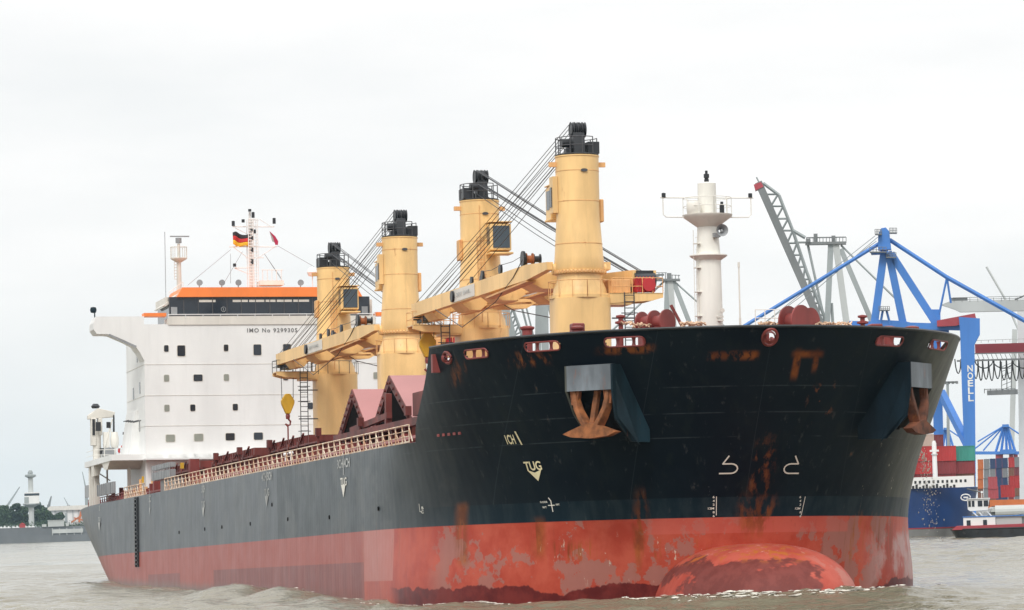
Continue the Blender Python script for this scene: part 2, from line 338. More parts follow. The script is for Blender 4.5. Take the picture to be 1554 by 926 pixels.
# openings in the bulwark: (centre px, half px width, half height m, round)
holes=[]
for x,y,w,h in ((723,537,18,.24),(823,526,27,.24),(948,519,31,.24),(680,543,5.5,.30),(1168,512,11,.40),(1350,518,20,.24),(1424,524,13,.24)):
    a=hit(x-w,y);c=hit(x,y);b=hit(x+w,y)
    holes.append((a,c,b,h,w<12))
def in_hole(P):
    for a,c,b,h,rd in holes:
        T=np.array([b[0]-a[0],b[1]-a[1]]);L=np.linalg.norm(T);T/=L
        s=(P[0]-c[0])*T[0]+(P[1]-c[1])*T[1]; v=P[2]-c[2]; hw=L/2
        dist=math.hypot(P[0]-c[0],P[1]-c[1])
        if dist>hw+1: continue
        if rd:
            if (s/hw)**2+(v/h)**2<1: return True
        else:
            qx=max(0,abs(s)-(hw-h)); 
            if math.hypot(qx,v)<h: return True
    return False
def build_hull():
    zl=list(np.arange(3,9,.6))+list(np.arange(9,16.4,.37))+[ZD]
    zu=list(np.arange(16.9,20.5,.36))+list(np.arange(20.52,21.62,.055))+[ZT]
    NS,NF,NC,NB=16,14,16,170
    V=[];Fc=[];idx={}
    def row(z,upper,side):
        pts=[]
        p0=phi_of((XBf(max(z,ZD)) if z>ZD else 172.0,0,z))
        if not upper:
            xa,xr,xs=XAf(z),XRf(z),XSf(z)
            for i in range(NS): X=xa+(xr-xa)*i/NS; pts.append((X,side*half(X,z),z))
            for i in range(NF): X=xr+(xs-xr)*i/NF; pts.append((X,side*B,z))
            for i in range(NC): pts.append(bowpt(p0*i/NC,z,side))
        for i in range(NB+1): pts.append(bowpt(p0+(math.pi/2-p0)*i/NB,z,side))
        return pts
    for side in (-1,1):
        grid=[]
        for z in zl: r=row(z,False,side); o=len(V); V+=r; grid.append((o,len(r)))
        for (o1,n1),(o2,n2) in zip(grid,grid[1:]):
            for i in range(n1-1): Fc.append((o1+i,o1+i+1,o2+i+1,o2+i) if side<0 else (o1+i,o2+i,o2+i+1,o1+i+1))
        prev=(grid[-1][0]+NS+NF+NC,NB+1)
        for z in zu:
            r=row(z,True,side); o=len(V); V+=r
            for i in range(NB):
                q=(prev[0]+i,prev[0]+i+1,o+i+1,o+i); 
                if side>0:q=(q[0],q[3],q[2],q[1])
                c=np.mean([V[k] for k in q],axis=0)
                if z>20.3 and in_hole(c): continue
                Fc.append(q)
            prev=(o,NB+1)
    # transom
    tr=[(XAf(z),s*half(XAf(z),z),z) for s in (-1,1) for z in zl]
    o=len(V); V+=tr; k=len(zl)
    for i in range(k-1): Fc.append((o+i,o+i+1,o+k+i+1,o+k+i))
    me=bpy.data.meshes.new('hull'); me.from_pydata([tuple(map(float,v)) for v in V],[],Fc); me.update()
    bm=bmesh.new(); bm.from_mesh(me); bmesh.ops.remove_doubles(bm,verts=bm.verts,dist=.002); bmesh.ops.recalc_face_normals(bm,faces=bm.faces)
    bm.to_mesh(me); bm.free()
    for f in me.polygons: f.use_smooth=True
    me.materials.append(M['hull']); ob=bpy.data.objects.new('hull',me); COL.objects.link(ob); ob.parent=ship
    md=ob.modifiers.new('plate','SOLIDIFY'); md.thickness=.10; md.offset=-1
    ed=ob.modifiers.new('e','EDGE_SPLIT'); ed.split_angle=R_(40)
    return ob
hull=build_hull()
# decks
mb=MB()
xs_=[ -1,5,12,20,30,60,120,163]+list(np.linspace(166,188,24)); pr=[(X,half(X,ZD)-.12) for X in xs_ if X<191]; mb.add([(x,y,ZD-.02) for x,y in pr]+[(x,-y,ZD-.02) for x,y in pr],[(i,i+1,len(pr)+i+1,len(pr)+i) for i in range(len(pr)-1)])
mb.build('main_deck',M['deck'],ship)
mb=MB(); ZF=20.25
pr=[(X,half(X,ZF)-.12) for X in list(np.linspace(176.2,192,30))+list(np.linspace(192.1,XEf(ZF)-.05,10))]
mb.add([(x,y,ZF) for x,y in pr]+[(x,-y,ZF) for x,y in pr],[(i,i+1,len(pr)+i+1,len(pr)+i) for i in range(len(pr)-1)])
zz=list(np.linspace(ZD,ZF,8)); bp=[(-(half(178,z)-.4),z) for z in zz]+[((half(178,z)-.4),z) for z in reversed(zz)]; mb.prism(bp,0,177.9,178.0); mb.build('forecastle_deck',M['deck'],ship)
# bulwark cap rail and frame stays inside
mb=MB()
for side in (-1,1):
    ph=phi_of((XBf(ZT),0,ZT)); mb.tube([bowpt(ph+(math.pi/2-ph)*i/120,ZT,side,-.04) for i in range(121)],.085,6)
mb.build('cap_rail',M['hullblack'],ship,True)
mb=MB()
for side in (-1,1):
    for i in range(26):
        ph=.62+(math.pi/2-.66)*i/26; a=bowpt(ph,ZF,side,-.16);b=bowpt(ph,ZT-.1,side,-.16);c=bowpt(ph,ZF,side,-.9); k=bowpt(ph+.004,ZF,side,-.16); d=np.array(k)-np.array(a)
        if in_hole((b[0],b[1],21.05)): continue
        mb=MB(); mb.add([a,b,c,tuple(np.array(a)+d),tuple(np.array(b)+d),tuple(np.array(c)+d)],[(0,1,2),(3,5,4),(0,3,4,1),(1,4,5,2),(2,5,3,0)]); mb.build('bulwark_stay',M['red'],ship)

# chock frames
for a,c,b,h,rd in holes:
    T=np.array([b[0]-a[0],b[1]-a[1]]);L=np.linalg.norm(T);T/=L; hw=L/2; side=-1 if c[1]<0 else 1
    N=np.array([T[1],-T[0]]); 
    if N@np.array([c[0]-150,c[1]])<0:N=-N
    def P(s,v):
        z=c[2]+v; X=c[0]+T[0]*s;Y=c[1]+T[1]*s
        # push onto hull
        for _ in range(6):
            hh=half(X,z) if X<XEf(z) else 0
            e=abs(Y)-hh if X<XEf(z) else (X-XEf(z))
            X-=N[0]*e*.6; Y-=N[1]*e*.6
        return (X+N[0]*.05,Y+N[1]*.05,z)
    pts=[]
    if rd: pts=[P(hw*1.02*math.cos(t),h*1.05*math.sin(t)) for t in np.linspace(0,2*math.pi,24,endpoint=False)]
    else:
        for cxx,a0 in ((hw-h,-90),(-(hw-h),90)):
            for q in range(9): an=R_(a0+q*22.5); pts.append(P(cxx+h*math.cos(an),h*math.sin(an)))
    mb=MB(); mb.tube(pts,.05 if not rd else .085,6,closed=True)
    fr=mb.build('mooring_chock',M['red'],ship,True)
    if not rd:
        for s in ((-.33,.33) if hw>.9 else (.1,)):
            q=P(s*hw*1.2,0); m2=MB(); m2.lathe([(.13,-h),(.09,-h*.3),(.09,h*.3),(.13,h)],(q[0]-N[0]*.22,q[1]-N[1]*.22,q[2]),12); m2.build('roller',M['red'],fr,True)
    else:
        q=P(0,0); m2=MB(); m2.lathe([(h*.95,-.1),(h*.62,.0),(h*.55,.1)],(q[0]-.25,q[1],q[2]),20,axis=0,caps=False); m2.build('liner',M['red'],fr,True)
        m3=MB(); m3.box(q[0]-1.9,q[0]-1.5,q[1]-.55,q[1]+.35,ZF,q[2]+.3); m3.build('pedestal_roller',M['red'],fr)
# small scupper slots
mb=MB()
p0=hit(663,661); ph=phi_of(p0)
for k in range(5):
    q=hit(664+k*8,661-k*.8); a=bowpt(phi_of(q),q[2],-1,.02); b=bowpt(phi_of(q)+.012,q[2],-1,.02); mb=MB(); mb.beam(a,(b[0],b[1],b[2]),.05,.16); mb.build('scupper_flap',M['red'],ship)

# bulb
mb=MB(); nu,nv=48,28; V=[];Fc=[]
def sp(t,e): return math.copysign(abs(t)**e,t)
for i in range(nv+1):
    th=-math.pi/2+math.pi*i/nv
    for j in range(nu):
        ph=2*math.pi*j/nu
        V.append((188.6+8.6*sp(math.cos(th),.8)*sp(math.cos(ph),1.0),5.5*sp(math.cos(th),.85)*sp(math.sin(ph),.9),4.6+5.4*sp(math.sin(th),.62)))
Fc=[(i*nu+j,i*nu+(j+1)%nu,(i+1)*nu+(j+1)%nu,(i+1)*nu+j) for i in range(nv) for j in range(nu)]
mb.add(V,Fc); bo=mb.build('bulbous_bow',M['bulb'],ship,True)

# hull writing ------------------------------------------------------
def on_hull(P,vs,off=.04,side=-1,slant=0.0):
    """lay 2D points (u towards image right, v up) on the shell round point P"""
    out=[]
    if P[0]<XSf(P[2])-2:
        return [(P[0]+u*(1 if side<0 else -1),side*(B+off),P[2]+v) for u,v in vs]
    ph0=phi_of(P); z0=P[2]; L=XEf(z0)-XSf(z0)
    for u,v in vs:
        s_=u*(1 if side<0 else -1); ph=ph0; stp=s_/12.0
        for _ in range(12): ph+=stp/math.hypot(L*math.cos(ph),B*math.sin(ph))
        sd=side if ph<=math.pi/2 else -side; pe=ph if ph<=math.pi/2 else math.pi-ph
        q=bowpt(pe,z0,sd); q1=bowpt(pe,z0,sd,1.0); nx,ny=q1[0]-q[0],q1[1]-q[1]; z=z0+v
        lo,hi=-3.0,3.0
        for _ in range(24):
            mm_=(lo+hi)/2; x_,y_=q[0]+nx*mm_,q[1]+ny*mm_
            if x_<XEf(z) and abs(y_)<half(x_,z): lo=mm_
            else: hi=mm_
        o_=lo+off; out.append((q[0]+nx*o_,q[1]+ny*o_,z))
    return out
def hull_text(txt,px,py,h,mat,wf=1.0,name='hull_marking'):
    P=hit(px,py); side=-1 if P[1]<0 else 1
    vs,fs=text_geo(txt,h/.7)
    vs=[(u*wf,v-h/2) for u,v in vs]
    return MB().add(on_hull(P,vs,.04,side),fs).build(name,mat,ship)
def hull_shape(px,py,polys,mat,name='hull_marking'):
    P=hit(px,py); side=-1 if P[1]<0 else 1; mb=MB()
    for poly in polys: mb.add(on_hull(P,poly,.045,side),[tuple(range(len(poly)))])
    return mb.build(name,mat,ship)
def stroke(pts,w):
    out=[]
    for (a,b),(c,d) in zip(pts,pts[1:]):
        L=math.hypot(c-a,d-b) or 1; nx,ny=-(d-b)/L*w/2,(c-a)/L*w/2; ex,ey=(c-a)/L*w*.3,(d-b)/L*w*.3
        out.append([(a+nx-ex,b+ny-ey),(a-nx-ex,b-ny-ey),(c-nx+ex,d-ny+ey),(c+nx+ex,d+ny+ey)])
    return out
hull_text('TUG',809,707,.48,M['cream_letter'],.95)
hull_shape(813,719,[[(-.55,.22),(0,.06),(.55,.22),(.08,-.42)]],M['cream_letter'])
hull_text('1CH',775,667,.50,M['cream_letter'],.62)
hull_shape(787,665,[[(-.1,.38),(.02,.38),(.16,-.38),(.04,-.38)]],M['cream_letter'])
def bulbmark(px,py,s):
    arc=[(math.cos(t)*.37+.12,-.12+math.sin(t)*.26) for t in np.linspace(math.pi/2,-math.pi/2,9)]
    pts=[(-.02,.56),(-.34,.14),(.12,.14)]+arc+[(.12,-.38),(-.52,-.38)]
    hull_shape(px,py,stroke([(s*a,b) for a,b in pts],.075),M['letter'])
bulbmark(1106,708,1); bulbmark(1202,708,-1)
for px in (1083,1214):
    for k,tx in enumerate(('6','4','2','12M','8','6')):
        hull_text(tx,px-(4 if len(tx)>1 else 0),754.5+k*5.75,.115,M['letter'],1.35,'draught_mark')
    hull_shape(px+4,768,[[(-.02,.52),(.02,.52),(.02,-.52),(-.02,-.52)]],M['letter'],'draught_mark')
hull_shape(838,767,stroke([(-.12,.42),(0,.25),(0,-.35)],.06)+stroke([(-.25,0),(.2,0)],.05),M['letter'])
hull_text('FLOOR',826,762,.10,M['letter'],1.2); hull_text('WT',827,770,.11,M['letter'],1.2); hull_text('FPT',847,766,.10,M['letter'],1.2)
hull_shape(638,774,stroke([(0,.35),(0,-.1),(.1,-.1)],.05),M['letter']); hull_text('B',642,771,.16,M['letter'],2.2); hull_text('C',642,777,.16,M['letter'],2.2)
for px,py,nm in ((522,703,'3CH|4CH'),(405.5,723,'4CH|5CH'),(309,742,'5CH'),(228,757,'5C')):
    hull_text(nm,px,py,.55,M['letter_old'],1.35)
    P=hit(px,py); hull_shape(px,py,[[(-.09,.75),(.09,.75),(.09,-.75),(-.09,-.75)]],M['letter_old'])
for px,py,s in ((522,731,1.0),(405.5,747,1.),(309,765,.9),(152,788,.8)):
    m=M['letter'] if px>500 else M['letter_old']
    hull_text('TUG',px,py,.5*s,m,1.5); hull_shape(px,py+12*s,[[(-.75,.3),(.75,.3),(0,-.5)]],m)
hull_text('20',152,771,.5,M['letter_old'],1.5)
hull_shape(228,775,[[(-.3,.25),(.3,.25),(0,-.5)]],M['letter_old'])
# pilot ladder / boarding rungs on the flank
mb=MB(); a=SY(208,752,-B); X0=a[0]
for dx in (-.75,.75): mb.box(X0+dx-.12,X0+dx+.12,-B-.16,-B,10.2,16.4)
z=10.4
while z<16.4: mb.box(X0-.9,X0+.9,-B-.22,-B-.02,z,z+.10); z+=.36
mb.build('side_ladder',M['black'],ship)
# fender / discharge holes
mb=MB()
for px,py in ((500,785),(437,788),(380,795),(337,800),(311,803),(272,808),(575,772),(413,766)):
    q=hit(px,py); mb.lathe([(.14,-.02),(.14,.03)],(q[0],-B-.02,q[2]),10,axis=1)
mb.build('overboard_discharge',M['pitch'],ship)

# anchor pockets ------------------------------------------------------
def arr(*a): return [tuple(float(q) for q in b) for b in a]
def anchor_pocket(side):
    # bolster box standing proud of the flare, open towards bow-down
    AM=M['anchor_o'] if side<0 else M['anchor_dark']
    root_t=hit(901,556) if side<0 else hit(1384,551)
    cX,cY=root_t[0],abs(root_t[1])
    # local axes: outward normal n (horizontal) and tangent t toward the stem
    nn=np.array([.67,.74]); tt=np.array([.74,-.67])
    def L(o,t,z):   # outward, towards stem, up -> ship coords
        return (cX+nn[0]*o+tt[0]*t, side*(cY+nn[1]*o+tt[1]*t), z)
    w=1.45; zt=19.95; zm=18.55; zb=15.7
    o1=.55
    mb=MB()   # front lip plate
    mb.add([L(o1,-w,zt),L(o1,w,zt),L(o1,w,zm),L(o1,-w,zm),L(o1-.14,-w,zt),L(o1-.14,w,zt),L(o1-.14,w,zm),L(o1-.14,-w,zm)],[(0,1,2,3),(7,6,5,4),(0,4,5,1),(3,2,6,7),(0,3,7,4),(1,5,6,2)])
    # top
    mb.add([L(o1,-w,zt),L(o1,w,zt),L(-1.2,w,zt+.15),L(-1.2,-w,zt+.15)],[(0,1,2,3)])
    pk=mb.build('anchor_pocket',M['bluegrey'],ship)
    for s,nm in ((1,'side_plate'),(-1,'side_plate')):   # cheek plates run down into the flare
        mb=MB(); t0=s*w; e=s*.12; t1=s*(w+.35)
        A=[L(o1,t0,zt),L(o1,t0,zm),L(.25,t0,16.9),L(-.9,t0+s*.25,zb),L(-2.6,t1,zb),L(-2.6,t1,zt)]
        if s<0: A=[L(o1,t0,zt),L(o1,t0,zm),L(-.2,t0,17.3),L(-1.2,t0,16.4),L(-2.6,t1,16.4),L(-2.6,t1,zt)]
        Bp=[tuple(np.array(q)+np.array([tt[0]*e,side*tt[1]*e,0])) for q in A]; k=len(A)
        mb.add(A+Bp,[tuple(range(k)),tuple(range(k,2*k))[::-1]]+[(i,(i+1)%k,k+(i+1)%k,k+i) for i in range(k)])
        mb.build(nm,(M['teal'] if side<0 else M['pocketdark']) if (s>0) else M['boxgrey'],pk)
    # outer triangular fairing toward the stem
    mb=MB(); mb.add([L(o1,w+.02,zt),L(o1,w+.02,zm),L(.1,w+.15,17.0),L(-1.1,w+.75,15.5)],[(0,1,2,3)])
    mb.build('fairing',M['teal'] if side<0 else M['pocketdark'],pk)
    mb=MB() # dark recess back and hawse pipe
    mb.add([L(-.75,-w,zt-.05),L(-.75,w,zt-.05),L(-1.5,w,zb+.6),L(-1.5,-w,zb+.6)],[(0,1,2,3)]); mb.build('recess',M['pitch'],pk)
    for s in (-1,1): mb=MB(); mb.add([L(o1-.2,s*w*.95,zm),L(o1-.2,s*w*.55,zm),L(o1-.2,s*w*.62,zm-.75),L(o1-.2,s*w*.9,zm-.75),L(o1-.5,s*w*.95,zm),L(o1-.5,s*w*.55,zm),L(o1-.5,s*w*.62,zm-.75),L(o1-.5,s*w*.9,zm-.75)],[(0,1,2,3),(7,6,5,4),(0,4,5,1),(3,2,6,7),(0,3,7,4),(1,5,6,2)]); mb.build('chafing_block',M['anchor'],pk)
    if side>0:
        mb=MB(); bp=[L(.3,-w,18.5),L(.25,-w-.85,18.45),L(-.2,-w-.9,17.35),L(.05,-w,17.3)]; mb.add(bp+[tuple(np.array(q)-np.array([.5,.9,0])) for q in bp],[(0,1,2,3),(7,6,5,4),(0,4,5,1),(1,5,6,2),(2,6,7,3),(3,7,4,0)]); mb.build('pocket_shoulder',M['boxgrey'],pk)
    # the anchor itself: stockless, flukes up, crown at the bottom
    base=np.array(L(.35,0,16.25))
    root=empty('anchor'); root.matrix_world=SHIPM@Matrix.Translation(Vector(base))
    tag(root,'rusty orange stockless anchor stowed in the %s'%('left bow pocket under a pale grey plate' if side<0 else 'right bow pocket, half seen against the flare'),'anchor')
    def Q(o,t,z): return tuple(np.array(L(.35+o,t,16.25+z))-base)
    mb=MB()  # crown bar
    mb.prism([(-1.75,-.05),(-1.2,-.24),(0,-.34),(1.2,-.24),(1.75,-.02),(1.3,.12),(.5,.40),(0,.5),(-.5,.40),(-1.3,.12)],1,-.28,.28)
    mb.v=[Q(b_,a_,c_) for a_,b_,c_ in mb.v]; mb.build('crown',AM,root)
    for s in (-1,1):
        mb=MB(); seg=[(.25,.2,.62,.6),(.62,.75,.60,.55),(.92,1.3,.56,.46),(1.05,1.8,.50,.36),(1.08,2.25,.34,.26),(1.0,2.6,.06,.12)]
        rings=[]
        for t_,z_,w_,d_ in seg: rings+= [Q(-d_/2-.05,s*t_-w_/2,z_),Q(-d_/2-.05,s*t_+w_/2,z_),Q(d_/2-.05,s*t_+w_/4,z_),Q(d_/2-.05,s*t_-w_/4,z_)]
        k=len(seg); mb.add(rings,[(0,1,2,3),((k-1)*4+3,(k-1)*4+2,(k-1)*4+1,(k-1)*4)]+[(i*4+j,i*4+(j+1)%4,(i+1)*4+(j+1)%4,(i+1)*4+j) for i in range(k-1) for j in range(4)])
        mb.build('fluke',AM,root,bevel=.03)
    mb=MB(); mb.beam(Q(0,0,.1),Q(-.7,.15,3.0),.34,.30); mb.build('shank',AM,root,bevel=.04)
anchor_pocket(-1); anchor_pocket(1)

# railing along the main deck --------------------------------------------
def rail_run(x0,x1,y,z,mat,braces=True,h=1.05,sp_=2.0,name='deck_railing'):
    mb=MB()
    for k,zz in enumerate((h,h*.66,h*.36)): mb.tube([(x0,y,z+zz),(x1,y,z+zz)],.045 if k==0 else .028,5)
    mb.box(x0,x1,y-.04,y+.04,z,z+.10)
    X=x0
    while X<=x1+.01:
        mb.box(X-.035,X+.035,y-.03,y+.03,z,z+h)
        if braces: mb.beam((X+.02,y,z+h*.8),(X+.7,y+.05*(1 if y<0 else -1),z+.05),.06,.04)
        X+=sp_
    return mb.build(name,mat,ship)
yS=-B+.12
rail_run(70,172,yS,ZD,M['rail'])
rail_run(70,172,-yS,ZD,M['rail'])
rail_run(44,58,yS,ZD,M['rail'],True,1.05,1.5)
rail_run(8,44,-14.9,ZD,M['red'],True,.8,1.6)

# hatches -------------------------------------------------------------------
HB=9.8
def coaming(x0,x1,yw,cover=True):
    mb=MB(); zt=18.75
    mb.box(x0,x1,-yw,-yw+.2,ZD,zt); mb.box(x0,x1,yw-.2,yw,ZD,zt); mb.box(x0,x0+.2,-yw,yw,ZD,zt); mb.box(x1-.2,x1,-yw,yw,ZD,zt)
    mb.box(x0-.1,x1+.1,-yw-.35,-yw,zt-.12,zt); 
    X=x0+.4
    while X<x1:
        mb.prism([(-yw-.33,zt-.12),(-yw,zt-.12),(-yw,ZD+.2)],0,X,X+.08); X+=1.3
    c=mb.build('hatch_coaming',M['hatch'],ship)
    if cover:
        k=4; L=(x1-x0)/k
        for i in range(k):
            mb=MB(); a=x0+i*L+.08; mb.box(a,a+L-.16,-yw-.2,yw+.2,zt+.02,zt+.62)
            for s in range(5): mb.box(a+.2+s*L/5.3,a+.32+s*L/5.3,-yw-.28,-yw-.2,zt+.05,zt+.6)
            mb.lathe([(.25,-.06),(.25,.06)],(a+.3,-yw-.34,zt-.0),10,axis=1); mb.beam((a+L*.3,-yw-.33,zt+.2),(a+L*.7,-yw-.4,zt+.75),.14,.1)
            mb.build('hatch_cover',M['hatch'],c)
    return c
mb=MB()
coaming(38,60,11.2); coaming(67.5,89,11.2); coaming(96.5,113.5,11.2)
c4=coaming(113.6,118.2,11.2,False)
c5=coaming(125.0,147.2,11.2,False); c6=coaming(154,172,9.5,False)
def tent(xa,xb,zl,xr_,zr,par):
    """two folded hatch leaves standing as an inverted V"""
    th=.62; y0,y1=-10.4,10.4
    for foot,sg in ((xa,-1),(xb,1)):
        mb=MB(); d=Vector((xr_-foot,0,zr-zl)).normalized(); nrm=Vector((-d.z,0,d.x))*(-sg if False else 1)
        if nrm.z<0:nrm=-nrm
        p=Vector((foot,0,zl));q=Vector((xr_+sg*.1,0,zr)); inn=-nrm*th
        mb.prism([(p.x,p.z),(q.x,q.z),(q.x+inn.x,q.z+inn.z),(p.x+inn.x,p.z+inn.z)],1,y0,y1)
        lf=mb.build('folded_hatch_leaf',M['pink'],par)
        for (ya) in (y0-.06,y1+.0):
            mb=MB(); k=7
            mb.prism([(p.x,p.z),(q.x,q.z),(q.x+inn.x,q.z+inn.z),(p.x+inn.x,p.z+inn.z)],1,ya,ya+.06)
            for i in range(k):
                c=p.lerp(q,(i+.5)/k)+inn*.5; mb.lathe([(.11,-.1),(.11,0)],(c.x,ya,c.z),8,axis=1)
            mb.build('leaf_edge',M['hatch'],par)
    mb=MB(); mb.prism([(xa+.4,zl-.2),(xb-.4,zl-.2),(xr_,zr-.9)],1,y0+.12,y0+.2); mb.build('hold_shade_sheet',M['pitch'],par)  # added black sheet stands for the shade between the leaves
def gx(x,y): return SY(x,y,-10.4)
a=gx(514,650);b=gx(535,591);c=gx(557,648); tent(a[0],c[0],19.1,b[0],b[2],c5)
a=gx(566,644);b=gx(591,570);c=gx(626,642); tent(a[0],c[0],19.1,b[0],b[2],c5)
mb=MB()  # sloping arm / stowage brackets seen before the open hatch
a=gx(560,655);b=gx(618,632);c=gx(640,612)
mb.beam((a[0],-11.6,18.9),(b[0],-11.6,19.35),.35,.4); mb.beam((b[0]-.5,-11.6,18.6),(b[0]-.3,-11.6,20.8),.4,.5)
q=gx(632,620); mb.box(q[0]-1.2,q[0]+4,-10.4,10.4,19.2,20.7)
for i in range(9): mb.box(131+i*4.2,131.3+i*4.2,-12.2,-11.7,ZD,18.3)
mb.box(128,171,-12.3,-11.6,18.2,18.7); mb.build('hatch_rest',M['hatch'],ship)
mb=MB()   # pipework and small fittings along the deck edge
mb.tube([(60,-13.6,17.1),(170,-13.6,17.1)],.16,6); mb.tube([(60,-13.1,17.3),(170,-13.1,17.3)],.1,6)
random.seed(3)
for i in range(46):
    X=62+i*2.35; 
    hh=random.uniform(.5,1.5)
    mb.box(X,X+random.uniform(.2,.9),-12.8-random.random()*.6,-12.2,ZD,ZD+hh)
mb.build('deck_pipe',M['red'],ship)
for X,Yv in ((112.5,-13),(115.4,-13.1)):
    mb=MB(); mb.lathe([(.07,0),(.07,1.35),(.17,1.4),(.19,1.5),(.12,1.62),(.02,1.66)],(X,Yv,ZD),14); mb.build('mushroom_vent',M['white'],ship,True)
for X in (72,84.5,99,120,136,152):
    mb=MB(); mb.lathe([(.1,0),(.1,2.5)],(X,-11.9,ZD),8); mb.box(X-.25,X+.25,-12.1,-11.7,ZD+2.5,ZD+3.1); mb.build('vent_post',M['hatch'],ship)

# deck cranes ------------------------------------------------------------------
CX=[150.82,121.83,92.84,63.85]; ZR=28.4
def deck_crane(i,Xc,d):
    """d=-1 jib aft to starboard, +1 jib forward to port"""
    sd=-1 if d<0 else 1   # side (Y sign) of the jib tip
    mb=MB(); mb.lathe([(1.88,ZD),(1.88,26.55)],(Xc,0,0),40,pw=3.4)
    mb.lathe([(2.0,26.55),(2.0,26.75)],(Xc,0,0),40); mb.lathe([(1.80,26.75),(1.74,27.2),(1.50,27.7),(1.50,28.15)],(Xc,0,0),40)
    post=mb.build('deck_crane',M['beige'],ship,True)
    mb=MB(); mb.lathe([(1.66,28.16),(1.70,28.22),(1.70,28.36),(1.60,28.40),(1.66,28.6),(1.60,29.3),(1.46,31.4),(1.43,32),(1.43,35.85),(1.47,35.87),(1.47,35.95),(1.3,35.97)],(Xc,0,0),48)
    for s in (-1,1): mb.lathe([(.34,0),(.34,.35)],(Xc+d*.1,s*1.62-.17,28.55),14,axis=1)
    tw=mb.build('slewing_post',M['beige'],post,True)
    mb=MB()
    for k in range(40):
        t=2*math.pi*k/40; mb.box(Xc+1.73*math.cos(t)-.05,Xc+1.73*math.cos(t)+.05,1.73*math.sin(t)-.05,1.73*math.sin(t)+.05,28.2,28.40)
    mb.lathe([(1.71,28.24),(1.73,28.28),(1.71,28.32)],(Xc,0,0),40,caps=False)
    mb.build('slewing_ring',M['beige_rusty'],post)
    for zb_,rb_ in ((30.1,1.555),(32.9,1.435),(34.9,1.435)):
        mb=MB(); mb.lathe([(rb_,zb_),(rb_+.012,zb_+.01),(rb_+.012,zb_+.05),(rb_,zb_+.06)],(Xc,0,0),40,caps=False); mb.build('weld_band',M['beige_rusty'],post,True)
    # top machinery
    mb=MB(); mb.lathe([(1.44,35.97),(1.44,36.07)],(Xc,0,0),40)
    yb=.05*d
    mb.prism([(Xc-.75,36.05),(Xc+.75,36.05),(Xc+.45,37.5),(Xc-.45,37.5)],1,yb-.38+.1,yb+.38+.1)
    mb.box(Xc-.8,Xc+.8,.55 if d<0 else -1.35,1.35 if d<0 else -.55,36.05,36.85)
    mb.box(Xc-.5,Xc+.2,-.75,-.35,36.05,36.5)
    mc=mb.build('head_machinery',M['black'],post,bevel=.03)
    for yy in (-.30,-.02,.28,.5):
        mb=MB(); r=.52; cz=37.72; prof=[(.12,-.07),(.2,-.05),(.44,-.05),(r,-.09),(r-.08,0),(r,.09),(.44,.05),(.2,.05),(.12,.07)]
        mb.lathe(prof,(Xc+(.1*d),yy+.02,cz),24,axis=1,caps=True); mb.build('sheave',M['black'],mc,True)
    mb=MB(); mb.lathe([(.30,-.3),(.30,.3)],(Xc+d*.7,-.55,36.9),16,axis=1); mb.build('guide_sheave',M['black'],mc,True)
    mb=MB()   # head rails
    for rr in (1.38,):
        for zz in (36.6,37.15):
            mb.tube([(Xc+rr*math.cos(t),rr*math.sin(t),zz) for t in np.linspace(math.pi*.5,math.pi*2.2,20)],.03,4)
            
        for t in np.linspace(math.pi*.5,math.pi*2.2,10): mb.tube([(Xc+rr*math.cos(t),rr*math.sin(t),36.0),(Xc+rr*math.cos(t),rr*math.sin(t),37.15)],.035,4)
    mb.build('head_railing',M['darkgrey'],post)
    for s in (-1,1): mb=MB(); mb.box(Xc-.15,Xc+.15,s*1.65-.24,s*1.65+.24,35.25,35.55); mb.build('floodlight_bracket',M['beige_rusty'],post)
    mb=MB(); mb.lathe([(.0,.0),(.22,.02),(.24,.1)],(Xc+1.42,.1,0),12,axis=0); mb.v=[(x,y,(z)*.45+34.9) for x,y,z in mb.v]
    mb.build('vent_opening',M['darkgrey'],post)
    # cab
    cy=.95 if d>0 else -.75; cx0=Xc+d*1.25; 
    mb=MB(); xa,xb=sorted((cx0,cx0+d*1.35))
    mb.prism([(xa,32.0),(xb,32.15) if d>0 else (xb,32.0),(xb,34.05) if d>0 else (xb,34.15),(xa,34.15) if d>0 else (xa,34.05)],1,cy-.78,cy+.78)
    mb.box(xa-.1,xb+.15,cy-.85,cy+.9,31.85,31.99); mb.box(xa-.05,xb+.1,cy-.85,cy+.85,34.16,34.24)
    cab=mb.build('operator_cab',M['beige'],post,bevel=.03)
    mb=MB(); xo=cx0+d*1.37; mb.box(min(xo,xo+d*.03),max(xo,xo+d*.03),cy-.58,cy+.66,32.3,33.9); 
    for s in (-1,1): mb.box(xa+.25,xb-.2,cy+s*.79-.012,cy+s*.79+.012,32.6,33.85)
    mb.build('cab_window',M['cabglass'],cab)
    if d<0:
        mb=MB(); mb.box(Xc-.6,Xc+.3,-1.75,-1.42,32.2,34.6); mb.build('side_locker',M['beige'],post)
        mb=MB(); mb.box(Xc-.4,Xc+.05,-1.80,-1.76,32.6,33.9); mb.build('locker_window',M['glass'],post)
    mb=MB(); s=1 if d<0 else -1; mb.box(Xc-.5,Xc+.4,min(s*1.40,s*1.66),max(s*1.40,s*1.66),31.6,33.1); mb.build('side_duct',M['beige_rusty'],post,bevel=.05)
    # ladders
    mb=MB()
    lx=Xc+(1.78 if d>0 else -1.78); ly=-.35
    z0,z1=(28.9,33.2)
    for yy in (ly-.25,ly+.25): mb.tube([(lx+(.1 if d>0 else 0),yy,z0),(lx-.25*d,yy,z1)],.03,4)
    z=z0
    while z<z1: xx=lx-.25*d*(z-z0)/(z1-z0); mb.tube([(xx,ly-.25,z),(xx,ly+.25,z)],.022,4); z+=.33
